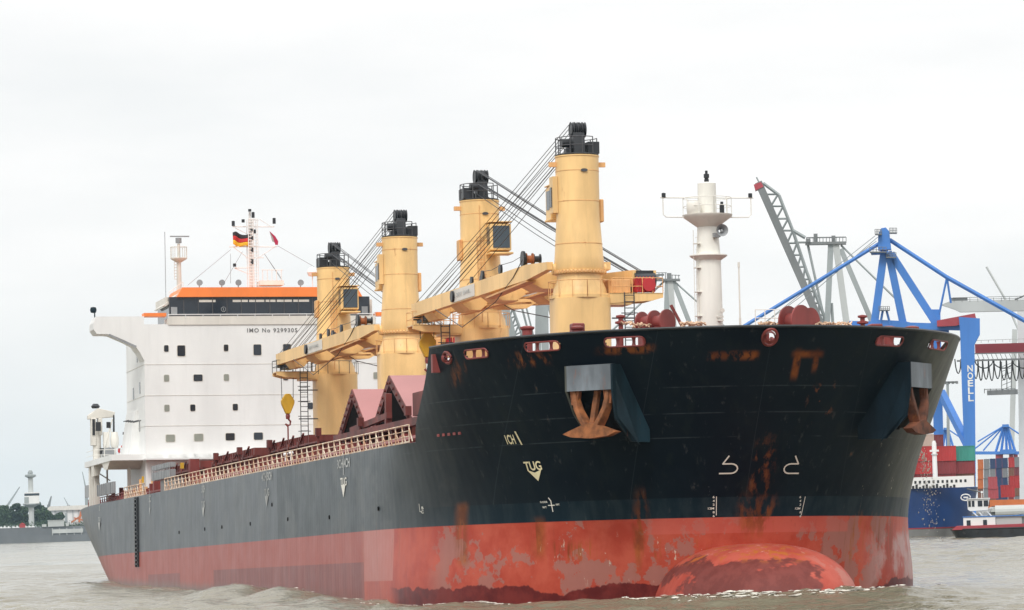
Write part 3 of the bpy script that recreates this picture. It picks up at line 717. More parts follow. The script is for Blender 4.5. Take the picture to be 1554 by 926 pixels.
    if d>0:
        for z in np.arange(29.5,33,.9): 
            xx=lx; mb.tube([(xx,ly-.27,z),(xx+.4,ly-.3,z),(xx+.55,ly,z),(xx+.4,ly+.3,z),(xx,ly+.27,z)],.025,4)
        mb.tube([(lx+.0,ly,27),(lx-.3,ly,35.5)],.03,4)
    mb.build('ladder',M['beige_rusty'],post)
    # slew platform with rails, and bracket that carries the neighbour's jib
    mb=MB(); bs=1 if d<0 else -1; ye=bs*5.35
    mb.prism([(Xc-1.1,26.1),(Xc+1.1,26.1),(Xc+1.1,26.85),(Xc-1.1,26.85)],1,*sorted((bs*1.0,bs*3.2)))
    pl=[(bs*1.0,26.15),(bs*4.6,26.35),(ye,26.55),(ye,26.85),(bs*1.0,26.85)]
    mb.prism(pl,0,Xc+.9,Xc+1.15); mb.prism(pl,0,Xc-1.15,Xc-.9); mb.box(Xc-1.15,Xc+1.15,*sorted((bs*1.6,ye)),26.78,26.86)
    br=mb.build('jib_rest_bracket',M['beige'],post)
    mb=MB()
    for zz in (27.3,27.85):
        mb.tube([(Xc+1.1,bs*1.9,zz),(Xc+1.1,ye,zz),(Xc-1.1,ye,zz),(Xc-1.1,bs*1.9,zz)],.025,4)
    for yy in np.linspace(bs*1.9,ye,6):
        for xx in (-1.1,1.1): mb.tube([(Xc+xx,yy,26.85),(Xc+xx,yy,27.85)],.03,4)
    for t in np.linspace(0,2*math.pi,14): 
        r=2.05; mb.tube([(Xc+r*math.cos(t),r*math.sin(t),26.6),(Xc+r*math.cos(t),r*math.sin(t),27.7)],.025,4)
    mb.tube([(Xc+2.05*math.cos(t),2.05*math.sin(t),27.7) for t in np.linspace(0,2*math.pi,25)],.025,4)
    mb.build('platform_railing',M['beige_rusty'] if i!=3 else M['darkgrey'],post)
    mb=MB(); yl=bs*3.0
    for k in (-.32,.32): mb.tube([(Xc+1.3,yl+k,ZD+1.2),(Xc+1.3,yl+k,26.9)],.04,4)
    z=ZD+1.4
    while z<26.8: mb.tube([(Xc+1.3,yl-.32,z),(Xc+1.3,yl+.32,z)],.03,4); z+=.42
    for z in (20.2,22.7,25.2): mb.tube([(Xc+1.3,bs*1.8,z),(Xc+1.3,yl+bs*.5,z)],.05,4)
    for z in np.arange(19,26.5,1.3): mb.box(Xc+1.25,Xc+1.35,yl-.55,yl+.55,z,z+.06)
    mb.build('access_ladder',M['darkgrey'],post)
    # jib: two box legs closing towards the tip, joined by plated cross members
    tipx=Xc+d*29.2; ty=sd*4.35; tz=27.95; rz=28.75
    A0=Vector((Xc+d*.1,-1.95,rz));B0=Vector((Xc+d*.1,1.95,rz)); T=Vector((tipx,ty,tz))
    ax=(T-(A0+B0)/2).normalized(); rt=Vector((-ax.y,ax.x,0)).normalized()
    if rt.y<0: rt=-rt
    A1=T-rt*.62; B1=T+rt*.62
    mb=MB()
    for P0,P1 in ((A0,A1),(B0,B1)):
        Pm=P0.lerp(P1,.13); dz=Vector((0,0,.10))
        mb.beam(P0,Pm,.45,.50,w2=.55,h2=1.02); mb.beam(Pm,P0.lerp(P1,.86),.55,1.02,w2=.5,h2=1.0); mb.beam(P0.lerp(P1,.86),P1,.5,1.0,w2=.45,h2=.95)
    jib=mb.build('jib',M['beige'],post)
    for f0,f1 in ((.16,.24),(.42,.50),(.64,.72),(.86,.93)):
        a,b=A0.lerp(A1,f0),B0.lerp(B1,f0); c,e=A0.lerp(A1,f1),B0.lerp(B1,f1); dn=Vector((0,0,-.45)); dn2=Vector((0,0,-1.0))
        m1,m2=(a+b)/2,(c+e)/2; wv=(b-a)*.18; mb=MB()
        for p,q in ((a,c),(b,e)):
            g0,g1=(m1-wv if p is a else m1+wv),(m2-wv if p is a else m2+wv)
            mb.add([p+dn,q+dn,g1+dn2,g0+dn2,p-dn*.2,q-dn*.2,g1-dn*.1,g0-dn*.1],[(0,1,2,3),(7,6,5,4),(0,4,5,1),(1,5,6,2),(2,6,7,3),(3,7,4,0)])
        mb.add([m1-wv+dn2,m1+wv+dn2,m2+wv+dn2,m2-wv+dn2,m1-wv,m1+wv,m2+wv,m2-wv],[(0,1,2,3),(7,6,5,4),(0,4,5,1),(1,5,6,2),(2,6,7,3),(3,7,4,0)])
        mb.build('jib_cross_member',M['beige'],post)
    mb=MB(); mb.beam(A0.lerp(A1,.13)+Vector((0,0,-.6)),A0.lerp(A1,.42)+Vector((0,0,-.85)),.7,.12)
    mb.beam(B0.lerp(B1,.13)+Vector((0,0,-.6)),B0.lerp(B1,.42)+Vector((0,0,-.85)),.7,.12); mb.beam(B0.lerp(B1,.5)+Vector((0,0,-.75)),B0.lerp(B1,.8)+Vector((0,0,-.85)),.5,.10)
    mb.build('walkway',M['beige_rusty'],post)
    if True: # faded name panel on the starboard face
        p,q=A0.lerp(A1,.50 if d<0 else .4),A0.lerp(A1,.66 if d<0 else .5); mb=MB(); mb.beam(p+Vector((0,-.30,0)),q+Vector((0,-.29,0)),.03,.85); mb.build('repainted_panel',M['shade_white'],post)
        vs,fs=text_geo('30T SWL',.36); mm=MB(); L_=(q-p); uu=L_.normalized(); c=(p+q)/2+Vector((0,-.36,-.1))
        mm.add([tuple(c+uu*(u_*2.2)*(-1 if d>0 else 1)*(-1)+Vector((0,0,v_))) for u_,v_ in vs],fs)
        if d<0: mm.v=[tuple(c+(-uu)*(u_*2.2)+Vector((0,0,v_))) for u_,v_ in vs]
        mm.build('lettering',M['letter_old'],post)
    mb=MB(); mb.beam(T+Vector((0,0,-.75)),T-ax*2.6+Vector((0,0,-.62)),.9,.35); mb.beam(T-rt*.6,T+rt*.6,.3,.9)
    mb.lathe([(.5,-.7),(.5,.7)],(T.x,T.y,T.z-.2),18,axis=1); mb.build('jib_head',M['black'],post)
    # sheaves / winches on the jib
    def disc(P,r,w,mat,nm):
        m_=MB(); m_.lathe([(.08,-w/2),(r,-w/2),(r,-w/2+.06),(r*.62,-w/2+.08),(r*.62,w/2-.08),(r,w/2-.06),(r,w/2),(.08,w/2)],tuple(P),22,axis=1); return m_.build(nm,mat,post,True)
    a=A0.lerp(A1,.17)+Vector((0,-.1,1.0)); disc(a,.55,.16,M['black'],'jib_winch'); disc(a+Vector((-.1,.45,0)),.42,.5,M['anchor'],'winch_drum'); disc(a+Vector((0,.95,0)),.35,.5,M['black'],'winch_motor')
    for f_,r,oz in ((.34,.36,.85),(.47,.36,.85),(.66,.4,-.0),(.55,.3,.75)):
        a=A0.lerp(A1,f_)+Vector((0,-.38 if oz==0 else 0,oz)); disc(a,r,.16,M['black'],'jib_sheave')
        if oz: m_=MB(); m_.beam(a,a+Vector((.15*d,0,-oz+.4)),.09,.1); m_.build('sheave_arm',M['red'],post)
    # rope luffing and hoist
    mb=MB(); H=Vector((Xc+d*.5,0,37.9))
    for k,(oy,tf,zo,hz) in enumerate(((-.30,1.0,.5,.25),(-.12,.985,.5,.2),(.1,.97,.5,.15),(-.32,.93,.5,-.9),(-.2,.92,.5,-.95),(0,.91,.5,-1.0),(.15,.90,.5,-1.05),(.3,.89,.5,-1.1),(-.35,.80,.5,-1.9),(.2,.78,.5,-1.95))):
        e=((A0+B0)/2).lerp(T,tf)+rt*oy*1.8+Vector((0,0,zo)); s=H+Vector((0,oy,hz if hz>-.5 else hz*.75)); mid=(s+e)/2+Vector((0,0,-.12)); mb.tube([s,mid,e],.030,4)
    mb.build('luffing_wire',M['wire'],post)
    mb=MB(); p=A0.lerp(A1,.15)+Vector((0,-.34,.9)); q=A0.lerp(A1,.36)+Vector((0,-.2,-1.3)); mb.tube([p,p.lerp(q,.35)+Vector((0,0,-.2)),q,q.lerp(A1,.4)+Vector((0,0,-1.5)),A0.lerp(A1,.8)+Vector((0,-.3,-.5))],.035,4)
    p=A0.lerp(A1,.17)+Vector((0,0,1.3)); q=A0.lerp(A1,.34)+Vector((0,0,1.15)); mb.tube([p,(p+q)/2+Vector((0,0,-.12)),q],.022,4); q2=A0.lerp(A1,.47)+Vector((0,0,1.15)); mb.tube([q,(q+q2)/2+Vector((0,0,-.12)),q2],.022,4)
    mb.build('hoist_wire',M['wire'],post)
    if d>0:   # oil cooler / red gear at the tip on the neighbour's bracket
        mb=MB(); nx=CX[i-1]; mb.box(nx+.2,nx+.9,3.55,4.9,26.95,27.85); 
        for k in range(6): mb.box(nx+.9,nx+1.0,3.6+k*.22,3.68+k*.22,26.9,27.95)
        mb.lathe([(.45,-.2),(.45,.2)],(nx+1.0,4.4,27.4),16,axis=0); mb.build('slack_wire_winch',M['redbright'],post,bevel=.02)
        mb=MB(); mb.box(nx-.9,nx+.6,1.9,3.3,26.9,27.8); mb.build('control_cabinet',M['beige_rusty'],post,bevel=.03)
    else:     # yellow hook block hanging below the tip
        zb=24.1 if i==2 else 25.45; bx,by=(T.x+.3,T.y+(.1 if i==2 else .25)); rr=.62 if i==2 else .66
        mb=MB(); mb.prism([(by-rr*.35,zb+.85),(by+rr*.35,zb+.85),(by+rr*.95,zb+.25),(by+rr*.9,zb-.05),(by+rr*.3,zb-.9),(by-rr*.3,zb-.9),(by-rr*.9,zb-.05),(by-rr*.95,zb+.25)],0,bx-.25,bx+.25)
        hk=mb.build('hook_block',M['yellow'],post,bevel=.05)
        mb=MB(); mb.lathe([(.16,zb-1.35),(.2,zb-1.1),(.16,zb-.9)],(bx,by,0),10)
        mb.tube([(bx,by,zb-1.3),(bx,by+.22,zb-1.55),(bx,by+.18,zb-1.85),(bx,by-.05,zb-1.95),(bx,by-.22,zb-1.75)],.09,6)
        if i==2: mb.tube([(bx,by,zb-1.8),(bx,by,18.2)],.07,5); mb.box(bx-.2,bx+.2,by-.25,by+.25,17.8,19.6)
        mb.build('hook',M['red'],post)
        mb=MB()
        for s in (-.55,.55): mb.tube([(bx,by+s*.9,zb+.4),(bx,by+s,27.4)],.03,4)
        mb.build('block_wire',M['wire'],post)
    return post
for i,X in enumerate(CX):
    c=deck_crane(i,X,-1 if i in (0,2) else 1)

# foremast ---------------------------------------------------------------------
FX=181.0
mb=MB(); mb.lathe([(.78,ZF),(.76,22.5),(.72,26.6),(.62,28.0),(.60,28.4)],(FX,0,0),28); mb.lathe([(.60,28.4),(1.42,29.0),(1.46,29.12),(.55,29.12),(.53,30.95),(.35,31.02),(.0,31.02)],(FX,0,0),28)
fm=mb.build('foremast',M['white2'],ship,True)
mb=MB(); mb.lathe([(.70,26.45),(1.1,26.72),(1.1,26.78),(.7,26.78)],(FX,0,0),24,caps=False); mb.build('light_shelf',M['white2'],fm,True)
mb=MB(); mb.lathe([(.14,31.0),(.14,31.2),(.09,31.22),(.16,31.3),(.16,31.5),(.08,31.52),(.08,31.7)],(FX,0,0),14); mb.build('navigation_light',M['black'],fm); mb=MB(); mb.lathe([(.14,29.15),(.14,29.6),(.09,29.62),(.09,29.8)],(FX+.9,.62,0),12); mb.build('navigation_light',M['black'],fm)
for y in (-2.6,2.62): mb=MB(); mb.lathe([(.12,30.15),(.12,30.38),(.05,30.4)],(FX,y,0),10); mb.build('navigation_light',M['black'],fm)
mb=MB(); mb.tube([(FX,-2.65,30.1),(FX,-2.65,29.15),(FX,-2.5,29.0),(FX,-1.4,28.98)],.035,5); mb.tube([(FX,2.65,30.1),(FX,2.65,29.15),(FX,2.5,29.0),(FX,1.4,28.98)],.035,5); mb.tube([(FX,-2.8,30.12),(FX,2.8,30.12)],.04,5)
for z in (29.6,30.1):
    mb.tube([(FX+1.4*math.cos(t),1.4*math.sin(t),z) for t in np.linspace(0,2*math.pi,19)],.02,4)
for t in np.linspace(0,2*math.pi,11): mb.tube([(FX+1.4*math.cos(t),1.4*math.sin(t),29.1),(FX+1.4*math.cos(t),1.4*math.sin(t),30.1)],.022,4)
mb.build('yard_frame',M['white2'],fm)
mb=MB(); mb.lathe([(.1,0),(.11,.35),(.2,.6),(.36,.75)],(FX+.7,.45,28.1),18,axis=0,caps=False); mb.lathe([(.08,.0),(.08,.05)],(FX+1.3,.45,28.1),10,axis=0); mb.box(FX+.5,FX+.9,.1,.5,27.75,28.0); mb.build('fog_horn',M['steel'],fm,True)
mb=MB(); mb.lathe([(.36,29.15),(.42,29.35),(.42,29.75),(.3,29.9)],(FX+.5,-.95,-.05),14); mb.build('bell',M['shade_white'],fm,True)
mb=MB()
for z in np.arange(21.5,28,.33): mb.tube([(FX+.2,-.84,z),(FX+.5,-.78,z)],.012,4)
for z in (23.2,24.6,26,27.4): mb.box(FX+.1,FX+.5,-.95,-.6,z,z+.04)
mb.box(FX+.6,FX+.8,.25,.6,22.9,23.0); mb.lathe([(.13,0),(.13,.1)],(FX+.85,.5,23.5),10,axis=0); mb.box(FX+.72,FX+.8,.2,.6,23.1,23.2)
mb.tube([(FX+.35,-.98,21.3),(FX+.35,-.98,28.2)],.02,4); mb.tube([(FX+.35,-.72,21.3),(FX+.35,-.72,28.2)],.02,4); mb.build('mast_ladder',M['shade_white'],fm)
q=SX(1122,440,183); mb=MB(); mb.tube([(183,q[1],ZF),(183,q[1],23.0)],.07,6); mb.tube([(183,q[1],23),(183,q[1],25.95)],.045,6); mb.lathe([(.07,25.9),(.07,26.2)],(183,q[1],0),8); mb.build('whip_antenna',M['shade_white'],ship)

# windlasses, winches, ropes on the forecastle --------------------------------
def winch(x,y,px_r,w,nm='mooring_winch'):
    mb=MB(); r=px_r
    for s in (-1,1): mb.lathe([(.1,0),(r,0),(r,.08),(r*.9,.14),(r*.3,.14)],(x,y+s*w/2,21.3),24,axis=1)
    mb.lathe([(r*.5,-w/2),(r*.5,w/2)],(x,y,21.3),18,axis=1); mb.box(x-.7,x+.5,y+w/2+.1,y+w/2+.9,ZF,21.5); mb.box(x-r,x+r,y-w/2-.2,y+w/2+.4,ZF,20.6)
    o=mb.build(nm,M['red'],ship,True)
    m2=MB()
    for k in range(7): m2.tube([(x+r*.62*math.cos(t),y-w/2+.25+k*(w-.4)/7,21.3+r*.62*math.sin(t)) for t in np.linspace(0,2*math.pi,15)],.09,5)
    m2.build('mooring_rope',M['rope'],o,True)
for px,r,w,X in ((990,.85,1.3,183.5),(1013,.72,.8,184.5),(1212,1.02,1.5,185.5),(1234,.72,.6,184.5),(1160,.4,.7,186)):
    q=SX(px,490,X); winch(X,q[1],r,w)
def skewed_drum(px,py,r,X):   # drums seen partly end-on
    q=SX(px,py,X); mb=MB(); mb.lathe([(r*.25,-.5),(r,-.5),(r,-.4),(r*.55,-.38),(r*.55,.38),(r,.4),(r,.5),(.1,.5)],(0,0,0),26,axis=0)
    c_,s_=math.cos(.6),math.sin(.6); mb.v=[(X+a*c_-b*s_,q[1]+a*s_+b*c_,q[2]+c) for a,b,c in mb.v]; mb.box(X-.5,X+.5,q[1]-.5,q[1]+.5,ZF,q[2]-r*.4); mb.build('windlass_drum',M['red'],ship,True)
skewed_drum(984,489,.62,186); skewed_drum(1003,489,.70,187); skewed_drum(1207,489,.95,187.5); skewed_drum(1221,489,.8,186.0)
mb=MB(); random.seed(11)
for k in range(46):
    px=random.choice((random.uniform(948,982),random.uniform(1236,1290),random.uniform(1150,1185),random.uniform(1040,1062))); X=random.uniform(184,188); q=SX(px,497-random.random()*7,X)
    c=Vector((X,q[1],q[2])); mb.tube([c+Vector((.3*math.cos(t)*random.uniform(.6,1),.35*math.sin(t),.08*math.sin(3*t+k))) for t in np.linspace(0,5.6,10)],.05,5)
mb.build('coiled_rope',M['rope'],ship,True)
mb=MB(); q=SX(1018,463,184); q2=SX(1035,495,184); mb.beam(tuple(q),tuple(q2),.12,.16); mb.lathe([(.3,0),(.4,.3),(.2,.6)],(184,q2[1],21.3),12); mb.build('brake_lever',M['red'],ship)
for px,py,X in ((942,487,184),(1309,487,184)):
    q=SX(px,py,X); mb=MB(); mb.lathe([(.14,ZF),(.14,q[2]-.2),(.34,q[2]-.15),(.34,q[2]-.05),(.14,q[2]),(.14,q[2]+.15),(.28,q[2]+.2),(.28,q[2]+.3),(.05,q[2]+.35)],(X,q[1],0),12); mb.build('mushroom_vent',M['red'],ship,True)
for px,X in ((1384,183),(876,184),(800,181),(1060,186),(1348,183)):
    q=SX(px,499,X); mb=MB(); mb.lathe([(.3,ZF),(.3,q[2]-.1),(.42,q[2]),(.42,q[2]+.1),(.2,q[2]+.16)],(X,q[1],0),14); mb.build('bollard',M['red'],ship,True)
for px,X,w,h in ((876,176,.75,.35),(1328,186,.7,.3)):
    q=SX(px,500,X); mb=MB(); mb.box(X-.4,X+.4,q[1]-w/2,q[1]+w/2,ZF,q[2]+h); mb.build('ventilator',M['red'],ship,bevel=.06)
mb=MB()  # light rail seen over the bulwark
a=SX(1146,470,178);b=SX(1190,470,178)
for k in range(4):
    q=a+(b-a)*k/3; mb.tube([(178,q[1],ZF),(178,q[1],q[2])],.03,4)
for f_ in (0,-.5): mb.tube([(178,a[1],a[2]+f_),(178,b[1],b[2]+f_)],.025,4)
mb.build('platform_rail',M['white2'],ship)

# accommodation block ------------------------------------------------------------
HX=32.0
def Z32(y,x=400): return SX(x,y,HX)[2]
def Y32(x,y=560): return SX(x,y,HX)[1]
yl=Y32(220,600); yr=-yl
zr=SX(300,480,HX)[2]
mb=MB(); mb.box(19,HX,yl,yr,ZD,zr-.75)
# small raised seam lines (deck edges)
sup=mb.build('superstructure',M['white'],ship,label='white accommodation block of five decks with bridge wings')
mb=MB()
for y in (553,600,646): 
    z=SX(300,y,HX)[2]; mb.box(19,HX+.035,yl-.035,yr+.035,z,z+.03)
mb.build('deck_seam',M['shade_white'],sup)
# wings: tapered brackets in the plane of the front
yt=Y32(145,490); 
for s in (-1,1):
    def yy(px): return s*abs(Y32(px,500))
    poly=[(s*abs(yl),zr-.75),(s*abs(yl),SX(217,548,HX)[2]),(yy(212),SX(212,535,HX)[2]),(yy(204),SX(204,524,HX)[2]),(yy(190),SX(190,517,HX)[2]),(yy(168),SX(168,507.5,HX)[2]),(yy(160),SX(160,507,HX)[2]),(yy(147),SX(147,507,HX)[2]),(yy(142),SX(142,500,HX)[2]),(yy(142),SX(142,490,HX)[2]),(yy(146),zr+.0),(s*abs(yl),zr+.0)]
    mb=MB(); mb.prism(poly,0,HX-3.2,HX+.02); w=mb.build('bridge_wing',M['white'],sup)
    mb=MB(); mb.prism([(s*abs(yy(162)),SX(162,508.5,HX)[2]),(s*abs(yy(200)),SX(200,526,HX)[2]),(s*abs(yy(204)),SX(204,524,HX)[2]),(s*abs(yy(168)),SX(168,506,HX)[2])] if False else [(yy(163),SX(163,509,HX)[2]),(yy(205),SX(205,528,HX)[2]),(yy(207),SX(207,525,HX)[2]),(yy(166),SX(166,507,HX)[2])],0,HX+.03,HX+.06); mb.build('wing_flange',M['steel'],w)
    mb=MB(); mb.lathe([(.06,zr),(.06,zr+.5)],(HX-1,yy(146),0),8); mb.lathe([(.0,zr+.4),(.25,zr+.45),(.32,zr+.7),(.25,zr+.95),(.0,zr+1.0)],(HX-1,yy(144),0),14); mb.build('signal_lamp',M['teal'],w,True)
    mb=MB(); mb.box(HX-1.6,HX-.1,*sorted((yy(219),yy(253))),zr,zr+.34); mb.build('wing_locker',M['orange'],w)
# front bulwark band under the bridge windows, shadow painted in as a duller white
mb=MB(); mb.box(HX+.02,HX+.10,Y32(255,480),-Y32(255,480),SX(300,493,HX)[2],zr-.0); mb.box(HX-2,HX+.02,Y32(255),-Y32(255),zr-.76,zr-.2); mb.build('bridge_front_band',M['shade_white'],sup)
mb=MB(); ya=Y32(255,478)
for z in (zr+.16,): mb.tube([(HX+.12,ya,z),(HX+.12,-ya,z)],.04,5)
for k in range(13): y=ya+(-2*ya)*k/12; mb.tube([(HX+.12,y,zr-.2),(HX+.12,y,zr+.16)],.03,4)
mb.build('bridge_rail',M['white'],sup)
# wheelhouse: dark glazed band, orange raked fascia
bx=HX-1.2; yw=SX(257,465,bx)[1]; zb0=SX(300,478.5,bx)[2]; zb1=SX(300,451,bx)[2]; zb2=SX(300,436.5,bx)[2]
mb=MB(); mb.box(bx-8,bx,yw,-yw,zb0-.5,zb1+.02); wh=mb.build('wheelhouse',M['glass'],sup,label='dark glazed wheelhouse under an orange fascia')
mb=MB(); k=14
for j in range(k+1):
    y=yw+(-2*yw)*j/k; mb.box(bx,bx+.04,y-.04,y+.04,zb0,zb1)
mb.box(bx,bx+.05,yw,-yw,zb0-.1,zb0+.12); mb.build('window_mullion',M['darkgrey'],wh)
for px0,px1 in ((302,327),(353,376),(378,401),(403,418),(420,443),(445,469)):
    a=SX(px0,456,bx)[1];b=SX(px1,456,bx)[1]; mb=MB(); mb.box(bx+.01,bx+.03,a,b,SX(360,458.5,bx)[2],SX(360,455,bx)[2]); mb.build('roller_blind',M['shade_white'],wh)
mb=MB(); q=SX(339,469.5,bx); mb.tube([(bx+.06,q[1]+.22*math.cos(t),q[2]+.22*math.sin(t)) for t in np.linspace(0,2*math.pi,17)],.03,5); mb.box(bx+.05,bx+.08,q[1]-.03,q[1]+.03,q[2]-.12,q[2]+.12); mb.build('clear_view_screen',M['steel'],wh)
q0=SX(257,466,bx)
for s in (-1,1):
    mb=MB(); y=s*abs(q0[1])*1.0; mb.box(bx+.02,bx+.05,*sorted((y-s*.15,y-s*.75)),SX(300,477,bx)[2],SX(300,466,bx)[2]); mb.build('wing_door_window',M['steel'],wh,bevel=.01)
ot=abs(SX(276,437,bx)[1]); ob_=abs(SX(268,452,bx)[1])
mb=MB(); mb.prism([(-ob_,zb1),(ob_,zb1),(ot,zb2),(-ot,zb2)],0,bx-7.5,bx+.30); mb.build('fascia',M['orange'],wh)
mb=MB()  # monkey island roof step at left
mb.box(bx-8,bx-1,-ob_-.9,-ob_,zb1-.6,zb1+.1); mb.prism([(-ob_-1.2,zb1-.75),(-ob_+.6,zb1+.7),(-ob_+.6,zb1+.4),(-ob_-1.0,zb1-.85)],0,bx-7,bx-.4)
mb.box(bx-8,bx-1,ob_,ob_+1.2,zb0-.4,zb1-.2); mb.build('stair_housing',M['shade_white'],wh)
mb=MB(); y=ob_+.6; mb.box(bx-.98,bx-.9,y-.35,y+.35,zb0+.1,zb0+1.1); mb.build('pale_door_window',M['curtain'],wh)
# windows in the front
def window(px,py,w,h,mat,X=HX,par=sup):
    a=SX(px-w/2,py-h/2,X);b=SX(px+w/2,py+h/2,X); y0,y1,z0,z1=a[1],b[1],b[2],a[2]
    r=.12; poly=[]
    for cx,cz,a0 in ((y1-r,z1-r,0),(y0+r,z1-r,90),(y0+r,z0+r,180),(y1-r,z0+r,270)):
        for q in (0,45,90): poly.append((cx+r*math.cos(R_(a0+q)),cz+r*math.sin(R_(a0+q))))
    mb=MB(); mb.prism(poly,0,X-.01,X+.03); o=mb.build('window',M['shade_white'],par)
    pc=((y0+y1)/2,(z0+z1)/2); mb=MB(); mb.prism([(pc[0]+(u-pc[0])*.86,pc[1]+(v-pc[1])*.9) for u,v in poly],0,X+.02,X+.045); mb.build('pane',mat,o)
    return o
D_,C_=M['glass'],M['curtain']
for px,py,w,h,mt in ((252.3,529,8,11,D_),(275,532.5,14,18,D_),(343,528,8,11,D_),(390.5,531,14,18,D_),(435.5,530.5,14,18,D_),(252.7,574,9,11,C_),(300.5,573.5,16,11,D_),(343.5,573,9,11,C_),(433.5,573,9,9,D_),(253.3,619.5,9,11,C_),(292.5,619,9,11,D_),(357,618,9,11,D_),(471,616,9,11,D_),(258.5,665.3,16,12,C_),(301.5,664,16,12,C_),(349.3,663,16,12,D_),(392,662,16,12,D_),(570,570,8,11,C_)):
    window(px,py,w,h,mt)
# side slots of the block
mb=MB()
for z,x in ((30.0,27),(26.9,28.5),(26.6,24),(23.3,28)): mb.box(x-.3,x+.3,yl-.03,yl+.05,z,z+1.1)
mb.build('side_window',M['glass'],sup)
# ship's name number
vs,fs=text_geo('IMO No 9299305',1.05/.7*.36*1.0,1.25)
a=SX(375,500,HX);b=SX(451,500,HX); wd=max(u for u,v in vs)-min(u for u,v in vs); k=(b[1]-a[1])/wd
mb=MB(); mb.add([(HX+.03,(a[1]+b[1])/2+u*k,a[2]-.12+(v-.16)*1.0) for u,v in vs],fs); mb.build('lettering',M['greyletter'],sup)
# radar masts
def lattice(mb,x,y0,y1,z0,z1,nz,r=.035,dx=.5):
    for y in (y0,y1):
        for xx in (x-dx,x+dx): mb.tube([(xx,y,z0),(xx,y,z1)],r,4)
    for k in range(nz+1):
        z=z0+(z1-z0)*k/nz; mb.tube([(x+dx,y0,z),(x+dx,y1,z)],r*.8,4)
mx_=24.0; q=lambda x,y: SX(x,y,mx_)
zt_=q(300,436)[2]
mb=MB(); a=q(377,430);b=q(391,430)
lattice(mb,mx_,a[1]*1.0,(a[1]+b[1])/2+.02,zt_-1,q(380,333)[2],26,.05); lattice(mb,mx_,q(383,430)[1],b[1],zt_-1,q(380,333)[2],26,.035)
mb.box(mx_-.12,mx_+.12,q(380,400)[1]-.10,q(380,400)[1]+.10,zt_-1,q(380,322)[2])
for py,x0,x1 in ((344,353,416),(374.5,348,420),(391,373,400),(406.5,356,384)):
    u=q(x0,py);v=q(x1,py); mb.tube([(mx_,u[1],u[2]),(mx_,v[1],u[2])],.06,5)
for (x0,y0,x1,y1) in ((353,374,377,392),(418,374,392,391),(357,346,377,356),(413,345,394,333),(356,407,378,416),(377,334,393,334)):
    u=q(x0,y0);v=q(x1,y1); mb.tube([(mx_,u[1],u[2]),(mx_,v[1],v[2])],.035,4)
mast=mb.build('radar_mast',M['white'],sup)
mb=MB()
for px,py,h in ((353,340,8),(415,336,9),(383,327,9),(355,403,5),(381,350,4),(385,352,6),(382,362,6),(382,380,7),(382,398,8),(378,320,4),(368,336,5)):
    mb=MB(); u=q(px,py); mb.lathe([(.16,-h/33),(.16,h/33),(.08,h/30)],(mx_+.4,u[1],u[2]),8); mb.build('signal_light',M['black'],mast)
mb=MB()
for (x0,y0,x1,y1) in ((350,379,285,433),(368,382,338,433),(401,385,428,424),(421,373,477,405),(401,385,432,432)):
    mb=MB(); u=q(x0,y0);v=q(x1,y1); mb.tube([(mx_,u[1],u[2]),(mx_,v[1],v[2])],.022,4); mb.build('mast_stay',M['steel'],mast)
mb=MB(); u=q(392,434);v=q(428,427); mb.box(mx_-1,mx_+1,u[1],v[1],u[2],v[2]); 
for xx in (396,403,410,417,424): w_=q(xx,411); mb.tube([(mx_+1,w_[1],v[2]),(mx_+1,w_[1],w_[2])],.03,4)
w_=q(394,411);w2=q(427,411); mb.tube([(mx_+1,w_[1],w_[2]),(mx_+1,w2[1],w_[2])],.03,4); mb.build('monkey_island_platform',M['white2'],sup)
mb=MB()
for px in (303,337,362,456.5):
    u=SX(px,429,bx); mb.lathe([(.28,-.1),(.30,.1)],(bx-.1,u[1],u[2]),14,axis=0); mb.tube([(bx-.2,u[1],u[2]-.2),(bx-.2,u[1],zb2-.1)],.05,5)
mb.build('search_light',M['steel'],wh,True)
mb=MB(); u=SX(474,412,mx_); mb.lathe([(.05,-2.0),(.05,-.5),(.4,-.45),(.55,-.1),(.45,.2),(.2,.4),(0,.45)],(mx_,u[1],u[2]),16); mb.build('satellite_dome',M['white'],sup,True)
# second radar mast, port of the wing root (image left)
mx2=22.0; q=lambda x,y: SX(x,y,mx2)
u=q(272,440); yc=u[1]
mb=MB(); mb.tube([(mx2,yc,u[2]-2),(mx2,yc,q(272,396)[2])],.28,14,.22); mb.lathe([(.25,-.35),(.75,-.05),(.8,.0),(.8,.1),(.2,.1)],(mx2,yc,q(272,393)[2]),18); mb.tube([(mx2,yc,q(272,393)[2]),(mx2,yc,q(272,370)[2])],.14,8)
for t in np.linspace(0,2*math.pi,11): mb.tube([(mx2+.8*math.cos(t),yc+.8*math.sin(t),q(272,393)[2]),(mx2+.8*math.cos(t),yc+.8*math.sin(t),q(272,375)[2])],.03,4)
mb.tube([(mx2+.8*math.cos(t),yc+.8*math.sin(t),q(272,375)[2]) for t in np.linspace(0,2*math.pi,15)],.03,4)
for z in np.linspace(q(272,424)[2],q(272,398)[2],7): mb.tube([(mx2+.3,yc-.5,z),(mx2+.3,yc-.25,z)],.03,4)
mb.tube([(mx2+.3,yc-.5,q(272,424)[2]),(mx2+.3,yc-.5,q(272,398)[2])],.03,4)
m2=mb.build('radar_mast',M['shade_white'],sup,True)
mb=MB(); z=q(272,359)[2]; mb.box(mx2-.1,mx2+.1,q(258,359)[1],q(287,359)[1],z-.05,z+.06); mb.lathe([(.3,-.3),(.3,.2)],(mx2,yc,z-.35),12); mb.build('radar_scanner',M['steel'],m2)
